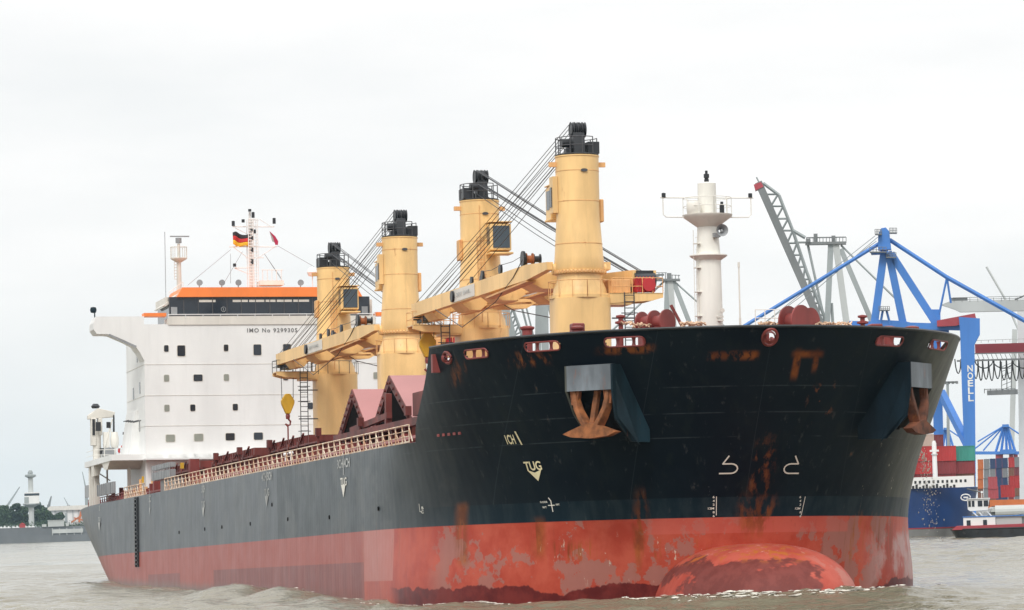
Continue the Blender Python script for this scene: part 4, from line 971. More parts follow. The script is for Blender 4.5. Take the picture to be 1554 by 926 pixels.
mb=MB(); u=q(252,470);v=q(250,352); mb.tube([(mx2,u[1],u[2]),(mx2,v[1],v[2])],.03,4); u=q(350,430);v=q(350,385); mb.tube([(mx2,u[1],u[2]),(mx2,v[1],v[2])],.02,4); mb.build('whip_antenna',M['steel'],sup)
mb=MB(); u=q(250,452);v=q(271,436)
for f_ in (0,.3,.6,1): mb.tube([(mx2+3,u[1]+(v[1]-u[1])*f_,u[2]+(v[2]-u[2])*f_-.6),(mx2+3,u[1]+(v[1]-u[1])*f_,u[2]+(v[2]-u[2])*f_+.3)],.025,4)
mb.tube([(mx2+3,u[1],u[2]+.3),(mx2+3,v[1],v[2]+.3)],.03,4); mb.build('stair_rail',M['white2'],sup)

# aft deck, posts, provision crane ----------------------------------------------
ax_=18.0; q=lambda x,y: SX(x,y,ax_)
zp=SX(150,698,ax_)[2]
mb=MB(); mb.box(11,HX,-15.6,15.6,zp-.55,zp); mb.box(HX,HX+1.6,-12.6,12.6,SX(300,697,HX+1.6)[2],SX(300,694.5,HX+1.6)[2]); 
poop=mb.build('poop_deck',M['white'],ship)
mb=MB()
for X,w in ((13.2,1.2),(15.2,.5),(17.,.4)): m_=MB(); m_.box(X-w/2,X+w/2,-15.4,-14.9,ZD,zp-.5); m_.build('deck_pillar',M['shade_white'],poop)
m_=MB(); m_.box(28,28.4,-13.6,-13.3,ZD,zp-.5); m_.build('deck_pillar',M['shade_white'],poop)
m_=MB(); m_.prism([(-15.55,zp-.5),(-14.7,zp-.5),(-15.0,zp-1.5),(-15.55,zp-1.6)],0,16,18); m_.build('deck_bracket',M['shade_white'],poop); mb.prism([(24.,zp-.55),(30,zp-.55),(28,zp-1.3),(25.5,zp-1.2)],1,-15.5,-11); mb.build('deck_bracket',M['shade_white'],poop)
mb=MB(); mb.box(20,HX-.2,yl+.6,12,ZD,zp-.5); mb.build('deckhouse',M['white2'],poop)
mb=MB(); mb.box(19,31,-15.3,-15.1,ZD+.9,ZD+2.0)
for k in range(8): mb.box(19+k*1.6,19.2+k*1.6,-15.4,-15.3,ZD+.9,ZD+2.0)
mb.box(6,17,-15.0,-14.85,ZD+1.1,ZD+2.3); mb.build('gangway',M['steel'],ship,label='grey accommodation ladder stowed along the stern rail')
u=SY(248,722,-15.0)
mb=MB(); mb.box(58,69,-15.4,-14.9,ZD+1.2,ZD+1.9); mb.box(58,69,-15.4,-14.9,ZD+2.1,ZD+2.5)
for k in range(12): mb.box(58+k,58.1+k,-15.45,-15.4,ZD+1.2,ZD+2.5)
mb.box(59,67.5,-14.8,-14,ZD,ZD+1.2); mb.build('gangway',M['steel'],ship,label='grey accommodation ladder stowed before the hatches')
mb=MB()
for X,h_ in ((48,2.3),(53,1.8),(69.5,2.7)): mb.box(X-.5,X+.5,-13.8,-13,ZD,ZD+h_); mb.lathe([(.5,-.3),(.5,.3)],(X,-13.4,ZD+h_*.8),12,axis=1)
mb.build('stern_winch',M['red'],ship)
mb=MB(); mb.box(69.6,69.8,-14.6,-14.3,ZD+1.9,ZD+2.4); mb.box(45.5,45.6,-14.6,-14.4,ZD+1.4,ZD+2.0); mb.build('life_raft_release',M['yellow'],ship)
mb=MB(); u=SX(163,745,16); mb.tube([(16,u[1],ZD),(16,u[1],zp-.9),(16,u[1]-.4,zp-.5)],.09,6); mb.tube([(16,u[1]-.9,zp-1.2),(16,u[1]+.3,zp-2.0)],.06,5); mb.build('davit',M['white2'],ship)
random.seed(31); mb=MB()
for k in range(26):
    X=rd_=random.uniform(20,58); Yv=random.uniform(-14.6,-12.6); hh=random.uniform(.5,1.7); mb.box(X-.2,X+random.uniform(.1,.6),Yv,Yv+.35,ZD,ZD+hh)
mb.box(20,57,-14.4,-14.3,ZD+.4,ZD+.55); mb.build('mooring_gear',M['red'],ship)
mb=MB()
for k in range(9): X=22+k*4.1; mb.tube([(X,-13.2,ZD),(X,-13.2,ZD+random.uniform(1.2,2.2))],.12,6)
mb.tube([(22,-13.2,ZD+.9),(56,-13.2,ZD+.9)],.08,5); mb.build('stern_pipework',M['beige_rusty'],ship)
# provision crane
mb=MB(); c=SX(147,665,13.0); mb.lathe([(.42,zp),(.40,zp+3.2),(.35,zp+3.3),(.35,zp+3.7)],(13,c[1],0),16); mb.box(12.5,13.5,c[1]-.6,c[1]-.1,zp+1.6,zp+4.3); mb.box(12.5,13.5,c[1]+.1,c[1]+.5,zp+2.6,zp+4.3)
mb.prism([(c[1]-.9,zp+4.2),(c[1]+1.7,zp+4.4),(c[1]+1.8,zp+4.9),(c[1]+.1,zp+5.3),(c[1]-.9,zp+4.6)],0,12.6,13.4)
pc=mb.build('provision_crane',M['shade_white'],poop,bevel=.04)
mb=MB(); mb.lathe([(.35,5.3),(.45,5.5),(.25,5.75)],(13,c[1]-.1,zp),10); mb.box(13.8,13.9,c[1]-.2,c[1]+.3,zp+3,zp+3.9); mb.tube([(13,c[1]+1.75,zp+4.7),(13,c[1]+1.75,zp+2.6)],.05,5); mb.box(13.52,13.6,c[1]-.5,c[1]-.25,zp+2.6,zp+4.2); mb.box(13.5,13.7,c[1]+.9,c[1]+1.3,zp+3.3,zp+3.9); mb.tube([(13.7,c[1]+1.5,zp+.6),(13.7,c[1]+1.6,zp+4.6)],.06,5); mb.box(13.5,13.8,c[1]+.2,c[1]+.6,zp+.6,zp+1.3); mb.build('crane_machinery',M['black'],pc)
mb=MB(); mb.lathe([(.3,zp+1.3),(.42,zp+1.7),(.42,zp+2.3),(.3,zp+2.9)],(13.5,c[1]+1.7,0),14); mb.box(13,13.6,c[1]+.6,c[1]+1.2,zp+.9,zp+2.9); mb.tube([(13.6,c[1]+.3,zp),(13.6,c[1]+1.5,zp+4.2)],.07,5); mb.tube([(13.6,c[1]+1.9,zp+.3),(13.6,c[1]+1.2,zp+3.6)],.05,5); mb.build('winch_house',M['white2'],pc,True)
mb=MB(); u=SX(165,688,14); mb.lathe([(.55,-.6),(.65,-.3),(.65,.3),(.55,.6)],(14,u[1],zp+.72),16,axis=0); mb.build('life_raft',M['steel'],poop,True)
mb=MB()
for zz in (.5,1.0): mb.tube([(17.5,-15.4,zp+zz),(17.5,yl,zp+zz)],.025,4); mb.tube([(11.1,-15.4,zp+zz),(17.5,-15.4,zp+zz)],.025,4)
for k in range(5): y=-15.4+k*1.0; mb.tube([(17.5,y,zp),(17.5,y,zp+1.0)],.03,4)
mb.build('poop_railing',M['white2'],poop)
u=SX(187,684,18.2)
lb=empty('lifebuoy'); lb.matrix_world=SHIPM@Matrix.Translation(Vector(u))
tag(lb,'red and white lifebuoy hanging on the stern railing beside the white block','lifebuoy')
mb=MB(); mb.tube([(0,.42*math.cos(t),.42*math.sin(t)) for t in np.linspace(0,2*math.pi,25)[:-1]],.11,8,closed=True); mb.build('ring',M['redbright'],lb,True)
mb=MB()
for a0 in (0,90,180,270):
    mb.tube([(0,.42*math.cos(t),.42*math.sin(t)) for t in np.linspace(R_(a0+30),R_(a0+60),5)],.118,8)
mb.build('white_band',M['white'],lb,True)
mb=MB(); u=SX(208,670,25); mb.box(24,24.6,yl-.12,yl-.01,zp+1.3,zp+2.4); mb.build('fire_box',M['redbright'],sup)
mb=MB()
for k in range(5): mb.tube([(HX-9+k*1.7,yl-.1,zp+3.7-.1*k),(HX-9+k*1.7,yl-.9,zp+3.5-.1*k)],.05,5)
for k in range(4): u=SX(188+k*7,660,20); mb.box(20,20.4,u[1]-.12,u[1]+.12,u[2],u[2]+.25)
mb.build('light_bracket',M['darkgrey'],sup)
mb=MB(); mb.prism([(yl-.9,zp),(yl+.1,zp),(yl+.1,zp+4.4),(yl-.25,zp+4.4),(yl-.6,zp+2.2)],0,20.5,27); mb.build('stair_trunk',M['white'],sup)

# flags
def flag(px,py,w,h,mats,label,rot=0.0,diag=0.0):
    u=SX(px,py,24.2); root=empty('flag'); root.matrix_world=SHIPM@Matrix.Translation(Vector(u)); tag(root,label,'flag')
    k=len(mats); nx=14
    for j,mt in enumerate(mats):
        vs=[];fs=[]
        for jj in range(4):
            for i in range(nx+1):
                a=i/nx; v=(j+jj/3)/k
                y=a*w*(1-.12*math.sin(a*5)); z=-v*h-a*a*diag+.10*math.sin(a*7+v*2); x=.18*math.sin(a*8+v*1.5)
                vs.append((x,y,z))
        n_=nx+1
        fs=[(jj*n_+i,jj*n_+i+1,(jj+1)*n_+i+1,(jj+1)*n_+i) for jj in range(3) for i in range(nx)]
        o=MB().add(vs,fs).build('stripe',mt,root,True); md=o.modifiers.new('t','SOLIDIFY'); md.thickness=.01
M['fblack']=paint('flag_black',(.03,.025,.03),.8); M['fred']=paint('flag_red',(.55,.03,.03),.8); M['fgold']=paint('flag_gold',(.8,.45,.02),.8); M['fgrey']=paint('flag_grey',(.4,.4,.4),.8); M['fmag']=paint('flag_crimson',(.45,.02,.08),.8)
flag(353,353,1.5,1.25,[M['fblack'],M['fred'],M['fgold']],'black, red and gold flag flying at the left of the radar mast',0,.25)
def small_flag():
    u=SX(409,351,24.2); root=empty('flag'); root.matrix_world=SHIPM@Matrix.Translation(Vector(u)); tag(root,'small grey and crimson flag drooping at the right of the radar mast','flag')
    for nm,mt,poly in (('hoist_band',M['fgrey'],[(0,0),(.35,-.45),(.55,-1.15),(.25,-1.0)]),('field',M['fmag'],[(.0,0),(.55,-.5),(.85,-1.0),(.8,-1.35),(.55,-1.35),(.35,-.6)])):
        mb=MB(); mb.prism(poly,0,.02 if nm=='field' else -.05,.06 if nm=='field' else -.02); mb.build(nm,mt,root)
small_flag()

exec_bg=True
# ================================================================== WORLD BACKGROUND
def wpt(px,py,D): return CW+D*(FW+RW*(px-IW/2)/FP-UW*(py-IH/2)/FP)
def gpt(px,D,z=0.0):
    b=CW+D*(FW+RW*(px-IW/2)/FP)   # minus UW*(t)
    t=(b[2]-z)/UW[2]; return b-UW*t
class Site:
    """local frame standing in the world: x to the right of the view, y away, z up"""
    def __init__(s,px,D,z=0.0,ref=770):
        s.ref=ref; s.o=gpt(px,D,z); s.D=D; d=s.o-CW; d[2]=0; d/=np.linalg.norm(d); s.y=d; s.x=np.array([d[1],-d[0],0.0])
        s.rz=math.atan2(s.x[1],s.x[0])
    def P(s,px,py,dy=0.0):     # local coords of the point seen at px,py in this depth plane
        if py==0: py=s.ref
        r=FW+RW*(px-IW/2)/FP-UW*(py-IH/2)/FP
        t=((s.o+s.y*dy-CW)@s.y)/(r@s.y); q=CW+r*t-s.o
        return Vector((float(q@s.x),dy,float(q[2])))
    def empty(s,name): return empty(name,tuple(s.o),s.rz)
BP={}
BP['blue']=paint('crane_blue_paint',(.055,.20,.56),.45,var=.1,scale=.1,grime=.2)
BP['grey']=paint('crane_grey_paint',(.30,.33,.33),.5,var=.12,scale=.1); BP['dgrey']=paint('dark_crane_grey',(.17,.18,.18),.55,var=.1,scale=.1)
BP['pale']=paint('pale_grey_paint',(.45,.47,.46),.5,var=.08,scale=.1); BP['cred']=paint('girder_red_paint',(.36,.045,.06),.5,var=.1,scale=.1)
BP['verypale']=paint('very_pale_paint',(.62,.65,.66),.5,var=.05,scale=.1); BP['shipblue']=paint('ship_blue_paint',(.008,.04,.15),.35,var=.15,scale=.2); BP['shipwhite']=paint('ship_white_paint',(.75,.75,.74),.5,var=.05,scale=.2)
BP['quay']=paint('quay_concrete',(.16,.16,.155),.85,var=.25,scale=.15,grime=.5); BP['farquay']=paint('far_quay_stone',(.15,.16,.17),.85,var=.2,scale=.03)
BP['black']=M['black']; BP['rubber']=paint('black_rubber',(.02,.02,.02),.8)

# ---- blue container gantry
def blue_gantry():
    s=Site(1470,760,3.0,490); P=s.P; r=s.empty('container_gantry_crane'); tag(r,'tall blue container crane with NOELL lettering down its front leg','crane')
    w=lambda n: n*s.D/FP
    mb=MB(); mb.prism([(P(1455,480).x,P(1470,481).z),(P(1487,484).x,P(1484,484).z),(P(1487,505).x,P(1484,508).z),(P(1479,523).x,P(1479,523).z),(P(1482,800).x,0),(P(1468,800).x,0),(P(1460,600).x,P(1460,600).z),(P(1457,505).x,P(1457,505).z)],1,-1.6,1.6)
    lg=mb.build('leg',BP['blue'],r)
    mb=MB()
    for k,ch in enumerate('NOELL'):
        vs,fs=text_geo(ch,w(9.6)/.7); wd=max(u for u,v in vs)-min(u for u,v in vs); a=P(1472.3+k*.35,564.3+k*11.2)
        mb.add([(a.x+u*w(8.2)/wd,-1.63,a.z+v) for u,v in vs],fs)
    mb.build('lettering',M['letter'],lg)
    mb=MB(); a=P(1426,470,18); b=P(1430,800,18)
    mb.prism([(P(1417,600,18).x,P(1417,470,18).z),(P(1432,600,18).x,P(1432,470,18).z),(P(1435,800,18).x,0),(P(1421,800,18).x,0)],1,16.5,19.5); mb.build('leg',BP['blue'],r)
    mb=MB(); mb.beam(P(1428,595,9),P(1469,676,0),1.3,1.3); mb.build('brace',BP['blue'],r)
    mb=MB(); mb.prism([(P(1424,680,9).x,P(1424,680,9).z),(P(1475,678).x,P(1475,678).z),(P(1475,698).x,P(1475,698).z),(P(1424,699,9).x,P(1424,699,9).z)],1,-.8,1.4); mb.build('portal_beam',BP['blue'],r)
    mb=MB(); mb.beam(P(1290,492,6),P(1465,497,0),1.1,1.3); mb.beam(P(1290,506,6),P(1440,500,6),2.5,2.2); mb.prism([(P(1300,498).x,P(1300,498).z),(P(1325,480).x,P(1325,484).z),(P(1370,480).x,P(1370,486).z),(P(1430,500).x,P(1400,500).z)],1,3,6); mb.build('portal_beam',BP['blue'],r)
    # apex
    mb=MB()
    for a,b,c in (((1342,380),(1326,498),1.5),((1348,382),(1372,498),1.5),((1352,385),(1425,498),1.5)):
        mb.beam(P(a[0],a[1],4),P(b[0],b[1],4),c,c)
    mb.build('a_frame',BP['blue'],r)
    mb=MB(); c=P(1341,362,4); mb.prism([(c.x-w(9),c.z-w(18)),(c.x+w(11),c.z-w(18)),(c.x+w(9),c.z+w(10)),(c.x+w(4),c.z+w(16)),(c.x-w(3),c.z+w(15)),(c.x-w(8),c.z+w(5))],1,2.5,5.5); mb.box(c.x-w(20),c.x+w(8),2,6,c.z-w(24),c.z-w(21)); mb.build('apex_head',BP['blue'],r)
    mb=MB()
    def railing(x0,x1,y,zh=8):
        a=P(x0,y,2);b=P(x1,y,2)
        for k in range(6): q=a.lerp(b,k/5); mb.tube([q,q+Vector((0,0,w(zh)))],.06,4)
        for f_ in (.5,1): mb.tube([a+Vector((0,0,w(zh)*f_)),b+Vector((0,0,w(zh)*f_))],.05,4)
        mb.beam(a,b,2,.2)
    railing(1320,1345,383); railing(1328,1338,356); railing(1350,1361,354); railing(1345,1360,391); railing(1334,1350,471,6)
    mb.build('walkway_railing',BP['dgrey'],r)
    for a,b,rr in (((1334,370),(1128,496),.42),((1350,364),(1437,421),.48),((1437,421),(1600,512),.5)):
        mb=MB(); mb.tube([P(*a,4),P(*b,4)],rr,6); mb.build('boom_stay',BP['blue'],r)
    mb=MB(); mb.tube([P(1332,360,4),P(1170,498,4)],.07,4); mb.tube([P(1330,366,4),P(1150,498,4)],.07,4); mb.tube([P(1328,358,4),P(1160,490,4)],.07,4); mb.build('hoist_rope',BP['grey'],r)
    mb=MB(); mb.tube([P(1437,421,4),P(1425,478,4)],.22,5); mb.tube([P(1437,421,4),P(1443,460,4)],.22,5); mb.build('stay_strut',BP['blue'],r)
    mb=MB(); mb.tube([P(1335,497,3),P(1340,470,3)],.25,5); mb.tube([P(1352,497,3),P(1345,470,3)],.25,5); mb.build('stair_tower',BP['blue'],r)
    # red machinery house
    mb=MB(); a=P(1422,480);b=P(1480,495); mb.prism([(P(1422,0).x,P(1422,487).z),(P(1480,0).x,P(1480,476).z),(P(1482,0).x,P(1482,486).z),(P(1450,0).x,P(1450,495).z),(P(1422,0).x,P(1422,496).z)],1,-1.2,4); mb.build('machinery_house',BP['cred'],r)
    # deck-level blue box and rail seen over the bulwark
    mb=MB(); mb.prism([(P(1312,0).x,P(1312,490).z),(P(1345,0).x,P(1345,486).z),(P(1378,0).x,P(1378,490).z),(P(1378,0).x,P(1378,506).z),(P(1312,0).x,P(1312,506).z)],1,5,8); mb.build('platform',BP['blue'],r)
blue_gantry()
def pale_gantry():
    s=Site(1550,800,3.0,500); P=s.P; r=s.empty('container_gantry_crane'); tag(r,'pale grey gantry crane with a red beam and looped cables at the right edge','crane')
    w=lambda n: n*s.D/FP
    mb=MB(); mb.prism([(P(1429,0).x,P(1429,463).z),(P(1445,0).x,P(1445,457).z),(P(1700,0).x,P(1700,452).z),(P(1700,0).x,P(1700,469).z),(P(1458,0).x,P(1458,474).z),(P(1450,0).x,P(1450,470).z)],1,-1,1); gd=mb.build('girder',BP['pale'],r)
    mb=MB()
    for x in range(1448,1620,12): a=P(x,459-.02*(x-1440),-1); mb.tube([a,a+Vector((0,0,w(6)))],.05,4)
    a=P(1446,452,-1);b=P(1620,448,-1); mb.tube([a,b],.06,4); mb.tube([a-Vector((0,0,w(3))),b-Vector((0,0,w(3)))],.05,4); mb.box(P(1443,0).x,P(1470,0).x,-.8,.8,P(1450,457).z,P(1450,455).z+.4); mb.tube([P(1540,455,-1),P(1575,440,-1)],.15,4); mb.build('girder_railing',BP['dgrey'],gd)
    mb=MB(); mb.prism([(P(1478,0).x,P(1478,520).z),(P(1700,0).x,P(1700,514).z),(P(1700,0).x,P(1700,530).z),(P(1478,0).x,P(1478,535).z)],1,8,10); mb.build('lower_beam',BP['cred'],r)
    mb=MB(); a=P(1478,517,8);b=P(1620,512,8); mb.tube([a,b],.05,4)
    for k in range(14): q=a.lerp(b,k/13); mb.tube([q,q-Vector((0,0,w(4)))],.05,4)
    mb.build('beam_railing',BP['pale'],r)
    mb=MB(); a=P(1452,548,4);b=P(1620,543,4); mb.beam(a,b,.7,.35); mb.beam(P(1476,537,4),P(1620,533,4),.3,.2); 
    for k in range(20): q0=P(1476+k*7,537,4);q1=P(1480+k*7,547,4); mb.tube([q0,q1],.06,4)
    mb.build('festoon_track',BP['dgrey'],r)
    def loop(x0,x1,sag):
        mb=MB(); a=P(x0,545,4);b=P(x1,545,4); mb.tube([a.lerp(b,t)-Vector((0,0,w(sag)*(1-(2*t-1)**2)**.6)) for t in np.linspace(0,1,11)],.13,5); mb.build('festoon_cable',BP['rubber'],r)
    x=1449
    for d_,sg in ((9,22),(8,30),(10,33),(8,30),(7,33),(9,31),(8,33),(10,30),(9,32),(9,31),(10,33),(9,30)): loop(x,x+d_,sg); x+=d_
    loop(1478,1508,14); loop(1505,1540,14); loop(1535,1570,14)
    mb=MB(); mb.box(P(1494,0).x,P(1541,0).x,3,5,P(1500,599).z,P(1500,594).z+.3)
    for x in (1494,1503,1512,1521,1530,1541): mb.tube([P(x,597,3),P(x,590,3)],.08,4)
    mb.tube([P(1494,591,3),P(1541,590,3)],.08,4)
    for x in (1520,1528,1535): mb.tube([P(x,595,4),P(x,549,4)],.09,4)
    for k in range(6): mb.tube([P(1520,592-k*7,4),P(1535,586-k*7,4)],.06,4)
    mb.build('trolley_basket',BP['dgrey'],r)
    mb=MB(); mb.beam(P(1551,470,14),P(1555,800,14),w(12),2.0); mb.build('leg',BP['verypale'],r)
    mb=MB(); mb.beam(P(1640,470,6),P(1648,800,6),w(14),2.0); mb.build('leg',BP['pale'],r)
pale_gantry()
# ---- grey crane with raised lattice boom
def grey_crane():
    s=Site(1262,1000,3.0,365); P=s.P; r=s.empty('container_gantry_crane'); tag(r,'grey container crane with its lattice boom raised steeply','crane')
    mb=MB(); mb.beam(P(1151,277),P(1276,560),3.0,1.9); bm_=mb.build('boom',BP['dgrey'],r)
    mb=MB(); mb.prism([(P(1147,0).x,P(1147,281).z),(P(1158,0).x,P(1158,277).z),(P(1162,0).x,P(1162,284).z),(P(1149,0).x,P(1149,290).z)],1,-1.7,1.7); mb.build('boom_tip',BP['cred'],bm_)
    mb=MB()
    ch=[(1158,278),(1182,296),(1203,350),(1225,415),(1250,478),(1270,540)]
    for a,b in zip(ch,ch[1:]): mb.tube([P(*a),P(*b)],.45,5)
    def chord(y):
        for a,b in zip(ch,ch[1:]):
            if a[1]<=y<=b[1]: f_=(y-a[1])/(b[1]-a[1]); return (a[0]+f_*(b[0]-a[0]),y)
        return ch[-1]
    def main(y): return (1151+(y-277)*125/283+3,y)
    ys=[295,313,332,350,369,387,405,424,442,460,478,496,514]
    for i,y in enumerate(ys):
        mb.tube([P(*main(y)),P(*chord(y))],.26,4)
        if i<len(ys)-1: mb.tube([P(*main(ys[i+1])),P(*chord(y))],.26,4)
    mb.tube([P(1152,277),P(1148,269)],.2,4); mb.build('boom_lattice',BP['grey'],bm_)
    mb=MB(); mb.tube([P(1203,350),P(1222,361)],.5,5); mb.tube([P(1205,368),P(1224,368)],.3,5); mb.build('boom_link',BP['grey'],r)
    mb=MB(); mb.beam(P(1222,370),P(1284,369),3,.7); mb.beam(P(1224,361),P(1284,360),.4,.3); mb.box(P(1235,0).x,P(1241,0).x,-1,1,P(1240,368).z,P(1240,355).z); mb.box(P(1262,0).x,P(1268,0).x,-1,1,P(1265,368).z,P(1265,358).z)
    for x in range(1224,1286,5): mb.tube([P(x,369,-1.4),P(x,360,-1.4)],.09,4)
    mb.box(P(1223,0).x,P(1230,0).x,-1.5,1.5,P(1226,371).z,P(1226,363).z); mb.build('top_platform',BP['dgrey'],r)
    for a,b,wd,mt in (((1261,368),(1255,500),1.5,'grey'),((1268,368),(1286,500),1.7,'pale'),((1276,378),(1328,500),1.3,'grey')):
        mb=MB(); mb.beam(P(*a),P(*b),wd,wd); mb.build('leg',BP[mt],r)
    mb=MB(); mb.tube([P(1226,372),P(1251,485)],.35,5); mb.tube([P(1276,372),P(1366,460)],.28,5); mb.tube([P(1262,460),P(1264,492)],.4,5); mb.build('stay',BP['grey'],r)
    mb=MB(); mb.beam(P(1250,560),P(1400,560),3,3); 
    mb.beam(P(1256,500),P(1256,830),1.8,1.8); mb.beam(P(1380,500),P(1384,830),1.8,1.8); mb.beam(P(1250,505),P(1400,505),3,2.2); mb.build('portal_frame',BP['grey'],r)
grey_crane()
def grey_crane2(px,D,lab,x0):
    s=Site(px,D,3.0,420); P=s.P; r=s.empty('container_gantry_crane'); tag(r,lab,'crane')
    q=lambda x,y: P(x0+x,y)
    mb=MB(); mb.beam(q(-20,425),q(22,425),3,.6); mb.beam(q(-20,418),q(-2,417),1,.5)
    for k in range(9): mb.tube([q(-20+k*5,425),q(-20+k*5,414+(k>4)*3)],.1,4)
    mb.tube([q(-20,414),q(2,414)],.1,4); mb.tube([q(2,417),q(22,418)],.1,4); mb.box(q(-17,0).x,q(-11,0).x,-1,1,q(0,424).z,q(0,417).z); mb.box(q(2,0).x,q(9,0).x,-1,1,q(0,426).z,q(0,415).z); mb.build('top_platform',BP['dgrey'],r)
    for a,b,wd in (((3,425),(-1,560),1.5),((7,425),(18,560),1.6),((11,425),(48,520),1.3)):
        mb=MB(); mb.beam(q(*a),q(*b),wd,wd); mb.build('leg',BP['grey' if wd<1.6 else 'pale'],r)
    mb=MB(); mb.tube([q(-2,427),q(-90,510)],.28,4); mb.tube([q(12,426),q(95,500)],.25,4); mb.build('stay',BP['grey'],r)
    mb=MB(); mb.beam(q(-1,560),q(-1,830),2,2); mb.beam(q(60,560),q(60,830),2,2); mb.beam(q(-60,545),q(80,545),3,3); mb.build('portal_frame',BP['grey'],r)
grey_crane2(1010,1080,'distant grey container crane seen between the foremost deck crane and the white foremast',1010)
def grey_crane3():
    s=Site(800,900,3.0,500); P=s.P; r=s.empty('container_gantry_crane'); tag(r,'grey container crane seen between the two foremost deck cranes','crane')
    mb=MB(); mb.beam(P(750,400),P(790,560),1.8,1.8); mb.build('boom',BP['grey'],r)
    mb=MB(); mb.tube([P(768,440),P(800,530)],.35,5); 
    for k in range(6): mb.tube([P(763+k*4+3,460+k*12),P(773+k*5,455+k*12)],.2,4); mb.tube([P(763+k*4+6,472+k*12),P(773+k*5,455+k*12)],.2,4)
    mb.tube([P(785,440),P(806,520)],.25,4); mb.tube([P(792,440),P(812,520)],.2,4); mb.build('boom_lattice',BP['grey'],r)
    for a,b,wd in (((818,440),(816,560),1.5),((826,440),(828,560),1.7),((828,440),(850,520),1.3)):
        mb=MB(); mb.beam(P(*a),P(*b),wd,wd); mb.build('leg',BP['grey'],r)
    mb=MB(); mb.beam(P(790,438),P(834,436),3,.6); mb.build('top_platform',BP['dgrey'],r)
    mb=MB(); mb.beam(P(816,560),P(816,830),2,2); mb.beam(P(860,540),P(860,830),2,2); mb.beam(P(770,545),P(870,545),3,3); mb.build('portal_frame',BP['grey'],r)
grey_crane3()
# ---- far blue cranes
def far_crane(px,D,x0,y0,sx,lab):
    s=Site(px,D,3.0,690); P=s.P; r=s.empty('container_gantry_crane'); tag(r,lab,'crane',None)
    q=lambda x,y: P(x0+x*sx,y0+(y or .01)*sx)
    mb=MB(); mb.box(q(-6,0).x,q(6,0).x,-2,2,q(0,4).z,q(0,-1).z)
    for a in (-18,-8,2,10,18): mb.tube([q(a*.2,3),q(a,50)],.5,4)
    mb.build('a_frame',BP['blue'],r)
    mb=MB()
    for a,b in ((-62,48),(-50,30),(-40,46),(40,26),(60,40)): mb.tube([q(-2 if a<0 else 2,1),q(a,b)],.28,4)
    mb.build('boom_stay',BP['blue'],r)
    mb=MB(); mb.beam(q(-60,50),q(40,50),3,1.2); mb.box(q(-12,0).x,q(16,0).x,-4,4,q(0,52).z,q(0,44).z); mb.build('girder',BP['blue'],r)
    mb=MB()
    for a in (-14,-8,10,18): mb.beam(q(a,50),q(a*1.1,150),1.6,1.6)
    mb.build('leg',BP['cred'],r)
far_crane(1526,1500,1526,645,.85,'distant blue container crane fanned with stays, behind the tug')
far_crane(1436,1700,1436,650,.7,'distant blue container crane seen between the legs of the large blue one')
# lamp mast
s=Site(1440,900,3.0,581); P=s.P; r=s.empty('light_mast'); tag(r,'slim grey floodlight mast between the bow and the blue crane leg','light mast')
mb=MB(); mb.tube([P(1441,800),P(1438,582)],.45,8,.3); mb.build('pole',BP['grey'],r)
mb=MB(); mb.beam(P(1424,580.5),P(1452,580),1,.4); [mb.box(P(1426+k*6,0).x,P(1430+k*6,0).x,-.5,.5,P(1438,583).z,P(1438,579).z) for k in range(5)]; mb.build('lamp_head',BP['dgrey'],r)
s=Site(1515,1600,3.0); P=s.P; r=s.empty('mobile_crane'); tag(r,'thin pale jib of a mobile crane rising behind the gantry beams','crane')
mb=MB(); mb.tube([P(1497,405),P(1526,455),P(1545,500)],.5,5); mb.build('jib',BP['pale'],r); mb=MB(); mb.beam(P(1540,500),P(1532,800),2.2,2.2); mb.build('tower',BP['pale'],r)

